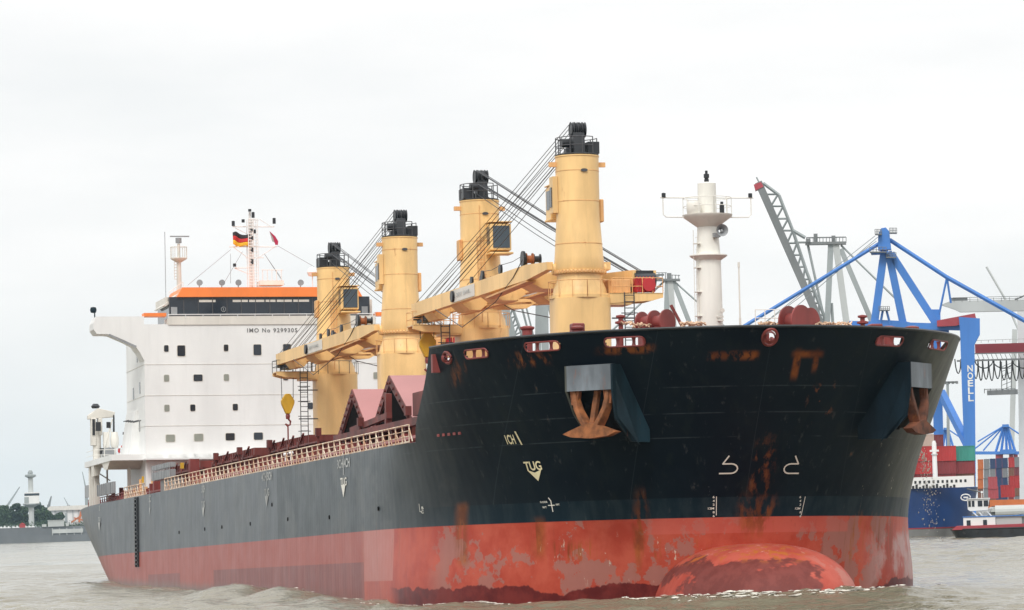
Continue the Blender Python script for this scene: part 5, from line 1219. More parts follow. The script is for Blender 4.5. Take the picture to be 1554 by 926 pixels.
# ---- blue ship alongside
def blue_ship():
    s=Site(1440,610,0.0); P=s.P; r=s.empty('container_ship'); tag(r,'dark blue container feeder ship with white bulwark, half hidden by the black bow','ship')
    xb=P(1492,700).x; zt=P(1440,740).z; zl=P(1440,798).z
    L=110; x0=xb-L
    def shell(z0,z1,ins,name,mat,bow=0):
        sec=[]
        for z,bw in ((z0,xb-ins),(z1,xb-ins+bow)):
            pts=[(x0,9)]; 
            for k in range(9): t=k/8; pts.append((bw-14*(1-math.sin(t*math.pi/2)),9-8*(1-math.cos(t*math.pi/2))*1.1))
            sec.append([(x,10-y,z) for x,y in pts]+[(x,10+y,z) for x,y in reversed(pts)])
        k=len(sec[0]); mb=MB(); mb.add(sec[0]+sec[1],[tuple(range(k)),tuple(range(k,2*k))]+[(i,(i+1)%k,k+(i+1)%k,k+i) for i in range(k)]); return mb.build(name,mat,r,True)
    shell(-2,zl-.4,3.0,'boot_topping',BP['quay'],0.5); h=shell(zl-.2,zt,2.4,'hull',BP['shipblue'],1.5)
    shell(zl-.4,zl-.2,2.4,'red_line',BP['cred'],.2)
    zw=P(1440,723).z; xw=P(1478,723).x
    mb=MB(); mb.box(x0,xw,1.0,1.2,zt,zw); bw=mb.build('white_bulwark',BP['shipwhite'],r)
    mb=MB(); x=P(1382,0).x
    k=0
    while x<xw-.5:
        mb.box(x,x+.35,.97,1.0,zw-1.0,zw-.55); x+=.72+(.6 if k in (12,18) else 0); k+=1
    for k in range(14): xx=P(1380+k*5.2,0).x; mb.box(xx,xx+.35,.90,.98,zt+.0,zt+.25+.2*(k%3))
    mb.build('freeing_port',M['black'],bw)
    mb=MB(); mb.lathe([(.42,zw-3),(.36,P(1420,672).z),(.2,P(1420,668).z)],(P(1421,0).x,5,0),12); mb.box(P(1414,0).x,P(1428,0).x,4.7,5.3,P(1420,685).z,P(1420,682).z); mb.lathe([(.5,P(1420,690).z),(.55,P(1420,688).z)],(P(1421,0).x,5,0),10); mb.build('foremast',BP['shipwhite'],r,True)
    mb=MB(); c=P(1465.5,755); mb.tube([(c.x+.75*math.cos(t),.0,c.z+.5*math.sin(t)) for t in np.linspace(0,2*math.pi,17)],.1,5); mb.box(c.x-.35,c.x+.4,-.05,.05,c.z-.1,c.z+.12); mb.v=[(a,b+.75,c_) for a,b,c_ in mb.v]; mb.build('bow_emblem',BP['shipwhite'],r)
    mb=MB(); mb.tube([P(1468,742,3),P(1492,748,2)],.12,5); mb.build('bow_rail',BP['dgrey'],r)
    return r
blue_ship()
# ---- containers, each one its own thing
cm={}
for nm,c in (('red',(.42,.03,.03)),('dark red',(.22,.03,.035)),('beige',(.48,.40,.33)),('maroon',(.16,.03,.04)),('teal',(.04,.25,.20)),('navy blue',(.02,.045,.12)),('orange',(.50,.14,.04)),('brown',(.18,.08,.05)),('green',(.05,.13,.08)),('white',(.6,.6,.58)),('grey',(.2,.21,.22)),('pink red',(.45,.08,.09))):
    cm[nm]=paint('container_'+nm.replace(' ','_'),c,.55,var=.12,scale=.3,rust=.1)
def container_mesh(L):
    body=MB(); H=2.55;W=2.4; n_=int(L/.28); prof=[]
    for k in range(n_+1): x=.12+(L-.24)*k/n_; prof.append((x,.05 if k%2 else 0.0))
    vs=[(x,y,.12) for x,y in prof]+[(x,y,H-.12) for x,y in prof]; m_=len(prof)
    body.add(vs,[(i,i+1,m_+i+1,m_+i) for i in range(m_-1)])
    body.box(0.05,L-.05,.08,W-.02,.1,H-.05)
    fr=MB()
    for x in (0,L-.14):
        for y in (-.02,W-.1): fr.box(x,x+.14,y,y+.12,0,H)
    for z in (0,H-.13):
        fr.box(.14,L-.14,-.02,.09,z,z+.13); fr.box(.14,L-.14,W-.1,W+.02,z,z+.13); 
        for x in (0,L-.14): fr.box(x,x+.14,.1,W-.1,z,z+.13)
    return body,fr
CT={}
def container(px,py_bottom,D,colour,L,label,group):
    key=(colour,L)
    s=Site(px,D); 
    if key not in CT:
        b,f_=container_mesh(L); root=empty('shipping_container'); b.build('body',cm[colour],root); f_.build('frame',cm[colour],root); CT[key]=root
    else:
        root=copy_tree(CT[key])
    o=wpt(px,py_bottom,D); root.location=tuple(o); root.rotation_euler=(0,0,s.rz); root['label']=label; root['category']='container'; root['group']=group
stack=[ # px left, py bottom, D, colour, length
 (1376,722,655,'dark red',6.1,'dark red container low at the left behind the white bulwark'),(1376,702,655,'red',6.1,'red container second tier at the left, beside the black bow'),
 (1388,741,652,'dark red',6.1,'dark red container just behind the white mast foot'),(1388,721.5,652,'dark red',6.1,'dark red container directly under the bright red one left of the white mast'),(1381,700,660,'red',6.1,'x')]
stack=[]
for col,(px,cols) in enumerate(((1366,('dark red','dark red','red')),(1387,('dark red','red','red')),(1420,('dark red','dark red','red')),(1450,('brown','dark red','teal')))):
    for t,cn in enumerate(cols): stack.append((px,757-t*19.6-col*.3,654+col*.3,cn,3.38 if px==1450 else 3.5 if px in(1387,1420) else 2.4,col,t))
names=['leftmost','second','third','rightmost']
tiers=['bottom','middle','top']
for px,py,D,cn,L,col,t in stack:
    container(px,py-17,D,cn,L,'%s container, %s tier of the %s stack behind the white bulwark'%(cn,tiers[t],names[col]),'containers stacked behind the blue ship')
for px,py,cn,L,lab in ((1399,688,'beige',2.25,'beige container, lower one of the pair above the red containers'),(1399,705,'beige',2.25,'x')):
    pass
container(1397.5,682,658,'beige',2.3,'upper beige container beside the black bow and the blue crane leg','containers stacked behind the blue ship')
container(1397.5,701 if False else 701.5,660.5,'beige',2.3,'lower beige container directly above the red containers','containers stacked behind the blue ship')
container(1418,682.5,658,'maroon',1.6,'maroon container beside the two beige ones under the blue crane','containers stacked behind the blue ship')
container(1450,701,657.5,'white',1.5,'small white container above the teal one behind the blue crane leg','containers stacked behind the blue ship')
random.seed(21)
yard=['navy blue','navy blue','brown','grey','dark red','red','green','orange','maroon','pink red','white','teal']
ordn=['first','second','third','fourth','fifth','sixth','seventh','eighth','ninth','tenth','eleventh']
for c_ in range(9):
    px=1484+c_*9.3
    for t in range(5):
        cn=('orange' if t>1 else 'brown') if c_==0 else random.choice(yard[:4]+['navy blue','grey']) if c_<5 else random.choice(['red','dark red','pink red','grey','maroon','brown'])
        container(px,771-t*14.6-.6*c_,980,cn,1.5 if c_%2 else 1.45,'%s container, tier %d of the %s distant stack counted from the blue crane leg'%(cn,t+1,ordn[c_]),'containers stacked on the quay behind the tug')
for px,py,cn,L,lab in ((1519,755,'red',2.9,'bright red container lowest in front of the distant stacks behind the tug'),(1500,757,'pink red',2.1,'short pink red container left of the bright red one behind the tug'),(1500,742.5,'pink red',1.9,'pink red container on top of a short one behind the tug'),(1533,741,'red',2.0,'bright red container raised on another one at the right behind the tug')):
    container(px,py,800,cn,L,lab,'red containers near the quay edge')
# quay right and apron
mb=MB(); s=Site(1450,645); P=s.P
mb.box(P(500,0).x,P(1900,0).x,40,1400,-1,2.9); mb.box(P(500,0).x,P(1900,0).x,39.8,40.6,2.9,3.3); o=mb.build('quay',BP['quay']); o.location=tuple(s.o); o.rotation_euler=(0,0,s.rz); tag(o,kind='structure')
# barge right of the tug
s=Site(1505,600,0.0);P=s.P; r=s.empty('barge'); tag(r,'low grey barge with an orange cargo rail behind the tug','barge')
mb=MB(); mb.prism([(P(1496,0).x,-.5),(P(1492,0).x,P(1500,776).z),(P(1680,0).x,P(1680,772).z),(P(1680,0).x,-.5)],1,0,7); mb.build('hull',BP['dgrey'],r)
mb=MB(); mb.prism([(P(1503,0).x,P(1503,777).z),(P(1508,0).x,P(1508,770).z),(P(1680,0).x,P(1680,765).z),(P(1680,0).x,P(1680,776).z)],1,-.4,7.2); mb.lathe([(1.0,0),(1.0,18)],(P(1510,0).x,0.2,P(1510,777).z),16,axis=0); mb.build('side_tank',BP['pale'],r)
mb=MB(); mb.prism([(P(1496,0).x,P(1496,774).z),(P(1497,0).x,P(1497,759).z),(P(1680,0).x,P(1680,755).z),(P(1680,0).x,P(1680,766).z),(P(1506,0).x,P(1506,768).z)],1,.5,6); mb.build('cargo_rail',cm['orange'],r)
# ---- tug
def tug():
    s=Site(1500,560,0.0);P=s.P; r=s.empty('tug_boat'); tag(r,'small white push tug with black hull and raised wheelhouse','tug')
    x0=P(1441,0).x; x1=x0+18; zg=P(1500,806).z
    sec=[]
    for z,sh in ((-.6,1.2),(zg*.9,0.2),(zg+.35,0)):
        pts=[(x0+sh,0)]+[(x0+sh+3.2*(1-math.cos(t)),2.9*math.sin(t)) for t in np.linspace(.25,math.pi/2,6)]+[(x1-sh,2.9)]
        sec.append([(x,3-y,z) for x,y in pts]+[(x,3+y,z) for x,y in reversed(pts)])
    k=len(sec[0]); mb=MB(); mb.add(sec[0]+sec[1]+sec[2],[tuple(range(k)),tuple(range(2*k,3*k))]+[(j*k+i,j*k+(i+1)%k,(j+1)*k+(i+1)%k,(j+1)*k+i) for j in range(2) for i in range(k)]); hl=mb.build('hull',M['hullblack'],r,True)
    mb=MB(); pr=[(x,y) for x,y,z in sec[2]]; mb.tube([(x,y,zg+.35) for x,y in pr],.12,5,closed=True); mb.build('rubbing_strake',BP['rubber'],hl)
    mb=MB(); za=zg+.3; mb.prism([(P(1443,0).x,za),(P(1450,0).x,za+.55),(P(1560,0).x,za+.62),(P(1600,0).x,za)],1,.35,5.6); mb.build('bulwark',BP['cred'],hl)
    # deckhouse
    zh0=za+.2; zh1=P(1480,785).z
    mb=MB(); mb.box(P(1461,0).x,P(1510,0).x,1.0,4.9,zh0,zh1); dh=mb.build('deckhouse',BP['shipwhite'],r,bevel=.05)
    mb=MB(); mb.box(P(1460,0).x,P(1556,0).x,.9,5.0,zh1,zh1+.12); mb.build('roof_edge',BP['blue'],dh)
    mb=MB(); mb.box(P(1511,0).x,P(1550,0).x,1.2,4.7,zh0,zh1-.02); mb.build('engine_casing',BP['pale'],dh)
    for px in (1466,1491): mb=MB(); mb.box(P(px,0).x,P(px+6,0).x,.93,1.0,P(1480,800).z,P(1480,789.5).z); mb.build('window',M['glass'],dh)
    # raised wheelhouse on struts
    mb=MB(); zw0=P(1480,776).z; zw1=P(1480,757.5).z
    mb.prism([(P(1468.5,0).x,zw0+.25),(P(1472,0).x,zw0),(P(1499,0).x,zw0+.1),(P(1502,0).x,zw1),(P(1468,0).x,zw1)],1,1.6,4.3); wh2=mb.build('wheelhouse',BP['shipwhite'],r,bevel=.04)
    for a,b in ((1469.5,1473.5),(1475,1479),(1484,1491),(1493,1500)): mb=MB(); mb.box(P(a,0).x,P(b,0).x,1.55,1.6,P(1480,769).z,P(1480,760).z); mb.build('window',M['glass'],wh2)
    mb=MB(); mb.box(P(1501,0).x-.02,P(1501,0).x+.1,1.9,4,P(1480,769).z,P(1480,760).z); mb.build('window',M['glass'],wh2)
    mb=MB(); mb.box(P(1467,0).x,P(1503,0).x,1.4,4.5,zw1,zw1+.12); mb.build('roof',BP['shipwhite'],wh2)
    mb=MB()
    for a,b in ((1475,1484),(1484,1492),(1497,1505)):
        for y in (1.9,4.0): mb.beam(Vector((P(a,0).x,y,zw0)),Vector((P(b,0).x,y,zh1)),.18,.18)
    for k in range(5): mb.box(P(1486,0).x+k*.12,P(1497,0).x+k*.12,1.7,2.3,zh1+k*.19,zh1+k*.19+.05)
    mb.build('support_frame',BP['shipwhite'],wh2)
    mb=MB(); mb.tube([P(1524,792,2),P(1540,782,2),P(1552,780,2)],.1,5); mb.lathe([(.45,-.2),(.45,.2)],tuple(P(1541,786,2)),14,axis=1); mb.beam(P(1521,798,2),P(1560,796,2),.3,.5); mb.beam(P(1523,802,2),P(1523,785,2),.14,.14); mb.build('towing_winch',BP['dgrey'],r)
    mb=MB(); x=P(1444,0).x
    for k in range(9): mb.lathe([(.12,-.1),(.3,-.1),(.3,.1),(.12,.1)],(x+1.8+k*1.7,.05 if k else .5,zg-.1),12,axis=1)
    mb.build('fender_tyre',BP['rubber'],hl)
    mb=MB(); vs,fs=text_geo('WERNER',.34); a=P(1507,807); mb.add([(a.x+u,.30,za+.1+v) for u,v in vs],fs); 
    mb=MB()
    mb.tube([P(1490,757,3),P(1490,745,3)],.04,4); mb.lathe([(.15,0),(.15,.2)],tuple(P(1490,748,3)),8); mb.build('mast',BP['shipwhite'],wh2)
tug()

# ---- left bank --------------------------------------------------------------------
DL=2600.
s=Site(60,DL,0.0);P=s.P
mb=MB(); mb.box(P(-700,0).x,P(170,0).x,0,900,-1,P(60,800).z); mb.box(P(-700,0).x,P(170,0).x,-1.2,0,-1,P(60,812).z)
o=mb.build('river_bank',BP['farquay']); o.location=tuple(s.o); o.rotation_euler=(0,0,s.rz); tag(o,kind='structure')
zg=P(60,800).z
mb=MB(); mb.box(P(78,0).x,P(125,0).x,-1.6,-1.25,P(100,809).z,P(100,803).z)
for k in range(5): mb.box(P(78+k*11,0).x,P(79+k*11,0).x,-1.7,-1.6,P(100,812).z,P(100,801).z)
o=mb.build('landing_fence',BP['pale']); o.location=tuple(s.o); o.rotation_euler=(0,0,s.rz); tag(o,'pale panelled fence along the far left quay','fence')
def lp(mb,name,mat,label,cat,site,group=None):
    o=mb.build(name,mat); o.location=tuple(site.o); o.rotation_euler=(0,0,site.rz); return tag(o,label,cat,group)
# control tower
r=s.empty('control_tower'); tag(r,'pale harbour control tower with a banded lookout cabin on the left bank','tower')
c=P(48,800); w=lambda n_: n_*DL/FP
mb=MB(); mb.lathe([(w(4.4),zg-1),(w(4.0),P(48,768).z)],(c.x,20,0),20); mb.lathe([(w(3.9),P(48,748).z),(w(3.7),P(48,724).z)],(c.x,20,0),20); mb.build('shaft',BP['pale'],r,True)
mb=MB(); mb.box(P(37.5,0).x,P(60,0).x,20-w(11),20+w(11),P(48,764).z,P(48,747).z); cb=mb.build('lookout_cabin',BP['shipwhite'],r); mb=MB(); mb.box(P(37.3,0).x,P(60.2,0).x,20-w(11.2),20+w(11.2),P(48,752).z,P(48,748.5).z); mb.build('window_band',M['glass'],cb)
mb=MB(); mb.box(P(37,0).x,P(44,0).x,20-w(11.5),20+w(8),P(48,763).z,P(48,754).z); mb.build('cladding',BP['grey'],cb)
mb=MB(); mb.lathe([(w(4),P(48,770).z),(w(13),P(48,765.5).z),(w(13),P(48,764).z)],(c.x,20,0),20); mb.lathe([(w(3.5),P(48,725).z),(w(8.5),P(48,722.5).z),(w(8.5),P(48,720).z),(w(4),P(48,719).z),(w(4),P(48,716).z),(w(2),P(48,713).z)],(c.x,20,0),20); mb.build('gallery',BP['grey'],r,True)
# trees
M['leaf']=None
def leafmat(name,c):
    m,t,p=nt(name); g=G(t); c0=g.coord(); nz=g.noise(c0,(1,1,1),.5,4)
    g.lk(g.mix(g.step(nz,.3,.7),tuple(x*.6 for x in c),tuple(x*1.4 for x in c)),p.inputs['Base Color']); p.inputs['Roughness'].default_value=.7; return m
lm=[leafmat('foliage_dark',(.028,.055,.025)),leafmat('foliage_mid',(.04,.075,.03))]; bark=paint('bark',(.09,.07,.05),.9)
def tree(px,wpx,top,mi,label,base=799):
    st=Site(px,DL+60+random.uniform(0,30),0.0); Pt=st.P; H=Pt(px,top).z-zg; Wd=wpx*DL/FP/2
    r=empty('tree',(st.o[0],st.o[1],zg),st.rz); tag(r,label,'tree','trees around the control tower')
    mb=MB(); mb.tube([(0,0,-1),(0.1,0,H*.3),(.3,.1,H*.6)],.4,7,.2)
    for k in range(4): a=k*1.6; mb.tube([(0.1,0,H*.3),(math.cos(a)*Wd*.4,math.sin(a)*Wd*.4,H*.62)],.18,5,.07)
    mb.build('trunk',bark,r)
    vs=[];fs=[]
    cl=[(random.uniform(-.7,.7)*Wd,random.uniform(-.7,.7)*Wd,random.uniform(.28,.84)*H,random.uniform(.28,.5)*Wd) for _ in range(16)]+[(0,0,H*.78,Wd*.5),(-.3*Wd,0,H*.45,Wd*.6),(.3*Wd,0,H*.4,Wd*.6),(0,0,H*.22,Wd*.7),(-.5*Wd,0,H*.2,Wd*.6),(.5*Wd,0,H*.2,Wd*.6)]
    for cx,cy,cz,cr in cl:
        for _ in range(170):
            d=rng.normal(size=3); d/=np.linalg.norm(d); q=np.array([cx,cy,cz])+d*cr*random.uniform(.55,1.08)*np.array([1,1,.8]); 
            if q[2]<.05*H: continue
            a=rng.normal(size=3);a/=np.linalg.norm(a);b=np.cross(a,rng.normal(size=3));b/=np.linalg.norm(b); ss=random.uniform(.45,1.0)
            o_=len(vs); vs+= [tuple(q+a*ss),tuple(q+b*ss*.7),tuple(q-a*ss),tuple(q-b*ss*.7)]; fs.append((o_,o_+1,o_+2,o_+3))
    MB().add(vs,fs).build('crown',lm[mi],r)
random.seed(5)
for px,wp,tp,mi,lb_ in ((-8,26,765,0,'dark tree cut by the left edge of the picture'),(9,22,762,1,'broad dark tree, first full one from the left edge'),(24,20,760,0,'dark tree standing just left of the control tower'),(36,20,764,1,'rounded green tree touching the left side of the tower shaft'),(58,22,758,0,'tall dark tree touching the right side of the tower shaft'),(68,22,766,1,'green tree two places right of the control tower'),(77,16,777,0,'low tree at the right end of the tree group'),(90,18,777,1,'small dark tree standing apart in front of the white warehouse')):
    tree(px,wp,tp,mi,lb_)
# warehouse
sw=Site(110,DL+300,0.0);P2=sw.P; r=sw.empty('warehouse'); tag(r,'long white roofed warehouse behind the left bank','building')
mb=MB(); mb.box(P2(70,0).x,P2(220,0).x,0,60,0,P2(110,773).z); mb.build('wall',BP['shipwhite'],r)
mb=MB(); mb.prism([(P2(66,0).x,P2(110,774).z),(P2(220,0).x,P2(110,774).z),(P2(220,0).x,P2(110,767).z),(P2(76,0).x,P2(110,767.5).z)],1,-2,62); mb.build('roof',M['shade_white'],r)
mb=MB()
for k in range(14): mb.box(P2(74+k*9,0).x,P2(74.8+k*9,0).x,-.5,0,zg,P2(110,774).z)
mb.box(P2(98,0).x,P2(101,0).x,-.6,0,zg,P2(98,779).z); mb.build('pilaster',BP['grey'],r)
mb=MB(); mb.beam(P2(108,793,-4),P2(124,782,-4),2,1.2); mb.beam(P2(120,793,-4),P2(123,776,-4),1.5,1.5); mb.beam(P2(128,790,-4),P2(112,786,-4),1.2,1); lp(mb,'excavator',cm['orange'],'orange excavator arm working before the white warehouse','excavator',sw)
mb=MB(); mb.box(P(-60,0).x,P(0,0).x,100,150,zg,P(0,765).z); lp(mb,'shed',BP['shipwhite'],'low white shed roof behind the trees at the far left','building',s)
for (a,b,rr,mt,lab) in (((11,768),(30,739),1.0,'grey','thin grey crane jib leaning right above the trees'),((74,768),(78,753),1.2,'dgrey','dark stubby crane jib just right of the tall tree'),((104,768),(97,755),.5,'grey','faint crane jib above the warehouse roof'),((131,745),(125,716),.7,'grey','faint tall crane jib beside the stern of the black ship')):
    st=Site(a[0],DL+900,0.0); Q=st.P; r=st.empty('harbour_crane'); tag(r,lab,'crane')
    mb=MB(); mb.beam(Q(*a),Q(*b),rr*2.2,rr*2.2,w2=rr*.9,h2=rr*.9); mb.build('jib',BP[mt],r)
    mb=MB(); q=Q(*a); mb.beam((q.x,0,0),(q.x,0,q.z+1),3,3); mb.build('tower',BP[mt],r)
# small sailing boats at the far bank
random.seed(9)
for k in range(9):
    px=2+k*6.1+random.uniform(-1,1); st=Site(px,DL+2,zg); r=st.empty('dinghy'); tag(r,'small white boat laid up on the left bank, %s from the left'%ordn[k],'boat','small white boats on the bank')
    hh=random.uniform(.8,2.4); mb=MB(); mb.prism([(-1.4,.5),(-1.0,.0),(1.1,.0),(1.6,.6)],1,-.6,.6); mb.build('hull',BP['shipwhite'],r); mb=MB(); mb.box(-.6,.5,-.5,.5,.5,.5+hh*.5); mb.build('cover',BP['shipwhite'],r)
mb=MB(); st=Site(34,DL+1,zg); mb.box(-2,2,0,2,0,2.2); mb.prism([(-2.2,2.2),(2.2,2.2),(0,3.4)],1,-.2,2.2); o=mb.build('kiosk',cm['red']); o.location=tuple(st.o); o.rotation_euler=(0,0,st.rz); tag(o,'small red hut among the white boats on the left bank','hut')
mb=MB(); st=Site(84,DL+1,zg); mb.box(-5,6,0,6,0,w(9)); mb.box(-5.3,6.3,-.3,6.3,w(9),w(9)+.4); mb.box(7,9,0,5,0,w(5)); mb.box(-9,-6,0,5,0,w(4)); o=mb.build('pump_house',BP['pale']); o.location=tuple(st.o); o.rotation_euler=(0,0,st.rz); tag(o,'small pale flat roofed building at the waterside right of the trees','building')
# reed / shrub fringe
def shrubs(px0,px1,h,n_,name):
    st=Site((px0+px1)/2,DL+6,zg); vs=[];fs=[]; Wd=(px1-px0)*DL/FP/2
    for _ in range(n_):
        q=np.array([random.uniform(-Wd,Wd),random.uniform(0,6),random.uniform(0,h)*random.random()]); a=rng.normal(size=3);a/=np.linalg.norm(a);b=np.cross(a,rng.normal(size=3));b/=np.linalg.norm(b);ss=random.uniform(.3,.7)
        o_=len(vs); vs+=[tuple(q+a*ss),tuple(q+b*ss*.6),tuple(q-a*ss),tuple(q-b*ss*.6)]; fs.append((o_,o_+1,o_+2,o_+3))
    o=MB().add(vs,fs).build(name,lm[1]); o.location=tuple(st.o); o.rotation_euler=(0,0,st.rz); tag(o,'low scrub growing along the far left quay edge','shrubs',kind='stuff')
shrubs(-10,130,4,1500,'scrub')

# ================================================================== WATER
def water():
    C=CW[:2]; rs=[4,20,60,100,130,150,160]; r=165.0
    while r<620: rs.append(r); r*=1.0019
    while r<1600: rs.append(r); r*=1.0045
    while r<20000: rs.append(r); r*=1.06
    rs=np.array(rs+[25000.])
    th0=math.atan2(FW[1],FW[0]); ths=list(np.arange(-.19,.19001,.0019)); out=list(np.linspace(.19,math.pi,26)[1:]); ths=[-a for a in reversed(out)]+ths+out[:-1]
    ths=np.array(ths)+th0
    RR,TT=np.meshgrid(rs,ths,indexing='ij'); X=C[0]+RR*np.cos(TT); Y=C[1]+RR*np.sin(TT); Z=np.zeros_like(X)
    g=np.random.default_rng(12)
    fade_far=np.clip((900-RR)/600,0,1)
    dth=np.abs((TT-th0)); inside=np.clip((.21-dth)/.02,0,1)*np.clip((RR-150)/20,0,1)
    for i in range(150):
        lam=.9*(9/.9)**g.random(); k=2*math.pi/lam; a=.0078*lam**.42*(.5+g.random()); d=2.5+g.normal()*.95
        kx,ky=k*math.cos(d),k*math.sin(d); ph=g.random()*6.28
        p_=kx*X+ky*Y+ph+ .6*np.sin(.05*X+.04*Y+i)
        cell=np.maximum(RR*.0019,np.where(RR<620,RR*.0019,RR*.0045)); w_=np.clip((lam/cell-2.)/1.5,0,1)
        Z+=a*w_*(np.sin(p_)+.22*np.cos(2*p_))*inside
    # patchiness: gusts and calmer lee beside the hull
    Z*=.75+.45*np.sin(.021*X+1.3)*np.sin(.027*Y+.4)
    # bow wave and wake humps, around ship-frame points
    def hump(xs,ys,h,lx,ly,ang=0.):
        nonlocal Z
        c=to_world((xs,ys,8)); dx=X-c[0];dy=Y-c[1];u=dx*math.cos(ang)+dy*math.sin(ang);v=-dx*math.sin(ang)+dy*math.cos(ang); Z+=h*np.exp(-(u/lx)**2-(v/ly)**2)
    hump(197,1,.62,4.5,8.5); hump(192,9,.28,5,5); hump(191,-8,.30,5,5)
    hump(163,-19.5,.45,8,2.2,-.25); hump(146,-19.2,.95,5,2.4,-.2); hump(128,-19.4,1.0,5,2.6,-.3); hump(112,-20,.28,8,2.5,-.2)
    hump(202,-2,-.15,4,10)
    for k_ in range(5): hump(40-k_*12,-17-k_*1.8,.22,5,2.0,-.3)
    V=np.stack([X.ravel(),Y.ravel(),Z.ravel()],1); nr,ntt=X.shape
    i=np.arange(nr-1)[:,None];j=np.arange(ntt)[None,:]; jn=(j+1)%ntt
    F_=np.stack([i*ntt+j,(i+1)*ntt+j,(i+1)*ntt+jn,i*ntt+jn],-1).reshape(-1,4)
    cen=len(V); V=np.vstack([V,[C[0],C[1],0]])
    me=bpy.data.meshes.new('water'); nf=len(F_)
    me.vertices.add(len(V)); me.vertices.foreach_set('co',V.ravel()); 
    tri=np.stack([np.full(ntt,cen),np.arange(ntt),(np.arange(ntt)+1)%ntt],1)
    me.loops.add(nf*4+ntt*3); me.loops.foreach_set('vertex_index',np.concatenate([F_.ravel(),tri.ravel()]).astype(np.int32))
    me.polygons.add(nf+ntt); me.polygons.foreach_set('loop_start',np.concatenate([np.arange(nf)*4,nf*4+np.arange(ntt)*3]).astype(np.int32))
    me.update(calc_edges=True); me.validate()
    me.polygons.foreach_set('use_smooth',np.ones(nf+ntt,bool))
    m,t,p=nt('river_water'); gg=G(t); c=gg.coord(); 
    nn=gg.noise(c,(.02,.02,.02),1,3); fm_=gg.noise(c,(.35,.35,.35),1,8,.7,(3,3,0))
    gg.lk(gg.mix(gg.step(nn,.35,.65),(.160,.142,.095),(.20,.182,.13)),p.inputs['Base Color'])
    p.inputs['IOR'].default_value=1.33; gg.lk(gg.step(gg.noise(c,(.012,.03,.02),1,4,.6,(1,1,1)),.35,.65,.07,.18),p.inputs['Roughness'])
    h=gg.add(gg.add(gg.mul(gg.noise(c,(1.1,1.1,1.1),1,5,.62),.5),gg.mul(gg.noise(c,(3.4,3.4,3.4),1,3,.6),.22)),gg.mul(gg.noise(c,(.3,.3,.3),1,4,.6,(7,1,0)),.8)); gg.lk(gg.bump(h,.8,.34),p.inputs['Normal'])
    me.materials.append(m); o=bpy.data.objects.new('water',me); COL.objects.link(o); tag(o,kind='structure')
    return X,Y,Z
WX,WY,WZ=water()
def foam():
    """broken white water where the stem and flank cut the river"""
    m,t,p=nt('foam'); gg=G(t); c=gg.coord(); nz=gg.noise(c,(1.2,1.2,1.2),1,7,.75)
    p.inputs['Base Color'].default_value=(.60,.57,.50,1); p.inputs['Roughness'].default_value=.8
    mb=MB(); rd=random.Random(4)
    def zat(x,y):
        dx=WX-x;dy=WY-y; k_=np.argmin(dx*dx+dy*dy); return float(WZ.ravel()[k_])
    spots=[]
    for _ in range(900):
        u=rd.random()
        if u<.50: ph=rd.gauss(0,.85); xs,ys=194.6+1.2*math.cos(ph)*2-abs(ph)*1.5,7.5*math.sin(ph)-1; xs+=rd.gauss(1.0,.7)
        elif u<.75: ys=rd.uniform(-16.2,-7); xs=186-((-ys-7)/9.2)**2*18+rd.gauss(1.5,.7)
        elif u<.85: xs,ys=rd.uniform(118,176),-16.6-abs(rd.gauss(0,.8))
        else: ys=rd.uniform(6,17); xs=189-((ys-6)/10)**2*16+rd.gauss(1.2,.6)
        spots.append((xs,ys))
    spots=[q for q in spots if rd.random()<.35+.65*(math.sin(q[1]*.9+1)*math.sin(q[1]*.37)>.15)]
    for xs,ys in spots:
        w_=to_world((xs,ys,wz(xs,ys))); z=zat(w_[0],w_[1])+.03; r=rd.uniform(.03,.15)*(1 if rd.random()<.85 else 2); k=7
        vs=[(w_[0]+r*rd.uniform(.6,1.3)*math.cos(6.28*j/k)*.7,w_[1]+r*rd.uniform(.6,1.6)*math.sin(6.28*j/k)*1.5,z+rd.uniform(-.02,.03)) for j in range(k)]+[(w_[0],w_[1],z+rd.uniform(.02,.06))]
        mb.add(vs,[(j,(j+1)%k,k) for j in range(k)])
    o=mb.build('foam',m,None,True); tag(o,'white foam breaking around the bow','foam',kind='stuff')
foam()
def spray():
    mb=MB(); rd=random.Random(8)
    for _ in range(260):
        t=rd.random(); px=1398+t*18+rd.gauss(0,3+5*t); py=690+t*t*125+rd.gauss(0,6)
        q=to_world(SX(px,py,171+rd.uniform(-.5,.5))); r=rd.uniform(.012,.045)
        mb.add([(q[0],q[1]-r,q[2]),(q[0],q[1]+r,q[2]),(q[0]+r,q[1],q[2]),(q[0]-r,q[1],q[2]),(q[0],q[1],q[2]-r*1.6),(q[0],q[1],q[2]+r*1.6)],[(0,2,5),(2,1,5),(1,3,5),(3,0,5),(2,0,4),(1,2,4),(3,1,4),(0,3,4)])
    o=mb.build('water_spray',bpy.data.materials['foam']); tag(o,'falling anchor wash spray beside the bow, before the blue ship','spray',kind='stuff')
spray()

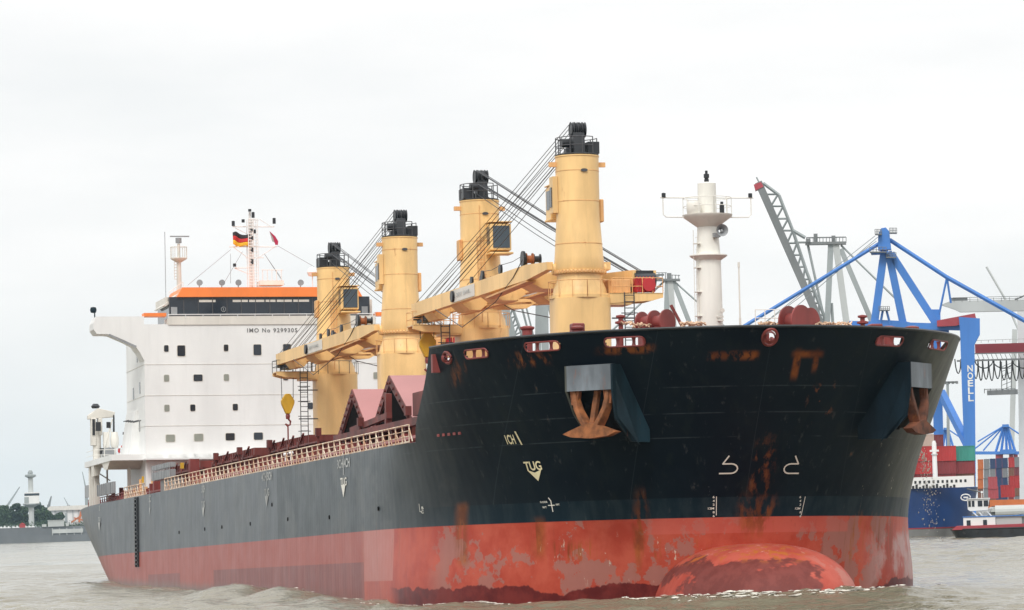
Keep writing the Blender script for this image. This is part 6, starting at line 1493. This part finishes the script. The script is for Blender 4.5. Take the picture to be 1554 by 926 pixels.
# ================================================================== LIGHT, SKY, AIR
wld=bpy.data.worlds.new('World'); sc.world=wld; wld.use_nodes=True; t=wld.node_tree; t.nodes.clear(); g=G(t)
sun_dir=Vector((.62,-.50,.0)).normalized(); EL=R_(48); az=math.atan2(-.42,.9)
SUNV=Vector((math.cos(EL)*math.cos(az),math.cos(EL)*math.sin(az),math.sin(EL)))
sky=t.nodes.new('ShaderNodeTexSky'); sky.sky_type='NISHITA'; sky.sun_disc=False; sky.sun_elevation=EL; sky.sun_rotation=math.pi/2-az
c=g.coord('Generated'); X,Y,Z=g.xyz(c)
n1=g.noise(c,(1,1,5),1.6,5,.55,(2,5,1)); n2=g.noise(c,(1,1,4),6,5,.6,(1,2,3))
cl=g.mix(g.step(g.add(g.mul(n1,.75),g.mul(n2,.25)),.38,.60),(9.3,9.45,9.45),(11.0,10.85,10.7))
hor=g.ramp_down(Z,-.01,.075); cl=g.mix(g.mul(hor,g.step(Y,-.25,.35,1.0,.35)),cl,(7.6,8.4,8.7))
up=g.step(Z,.12,.9); bright=g.mix(up,(1,1,1),(1.75,1.75,1.75))
mm=t.nodes.new('ShaderNodeMix'); mm.data_type='RGBA'; mm.blend_type='MULTIPLY'; mm.inputs[0].default_value=1; t.links.new(cl,mm.inputs[6]); t.links.new(bright,mm.inputs[7])
fin=g.mix(.95,sky.outputs[0],mm.outputs[2])
bg=t.nodes.new('ShaderNodeBackground'); bg.inputs[1].default_value=.10; t.links.new(fin,bg.inputs[0]); ow=t.nodes.new('ShaderNodeOutputWorld'); t.links.new(bg.outputs[0],ow.inputs[0])
sd=bpy.data.lights.new('sun','SUN'); sd.energy=1.75; sd.angle=R_(18); sd.color=(1,.98,.94); so=bpy.data.objects.new('sun',sd); COL.objects.link(so)
so.rotation_euler=SUNV.to_track_quat('Z','Y').to_euler(); so.location=(200,-100,200)
# haze
HAZE=True
if HAZE:
    mb=MB(); mb.box(-6500,600,-2500,4500,-3,130); m=bpy.data.materials.new('river_haze'); m.use_nodes=True; tt=m.node_tree; tt.nodes.clear(); oo=tt.nodes.new('ShaderNodeOutputMaterial'); pv=tt.nodes.new('ShaderNodeVolumePrincipled'); pv.inputs['Color'].default_value=(.50,.70,.85,1); pv.inputs['Density'].default_value=.000042; pv.inputs['Anisotropy'].default_value=.2; tt.links.new(pv.outputs[0],oo.inputs['Volume'])
    o=mb.build('haze',m); tag(o,kind='stuff')
vs_=sc.view_settings; vs_.view_transform='Standard'; vs_.look='None'; vs_.gamma=1; vs_.exposure=0; vs_.use_curve_mapping=False
sc.cycles.max_bounces=6; sc.cycles.volume_bounces=1
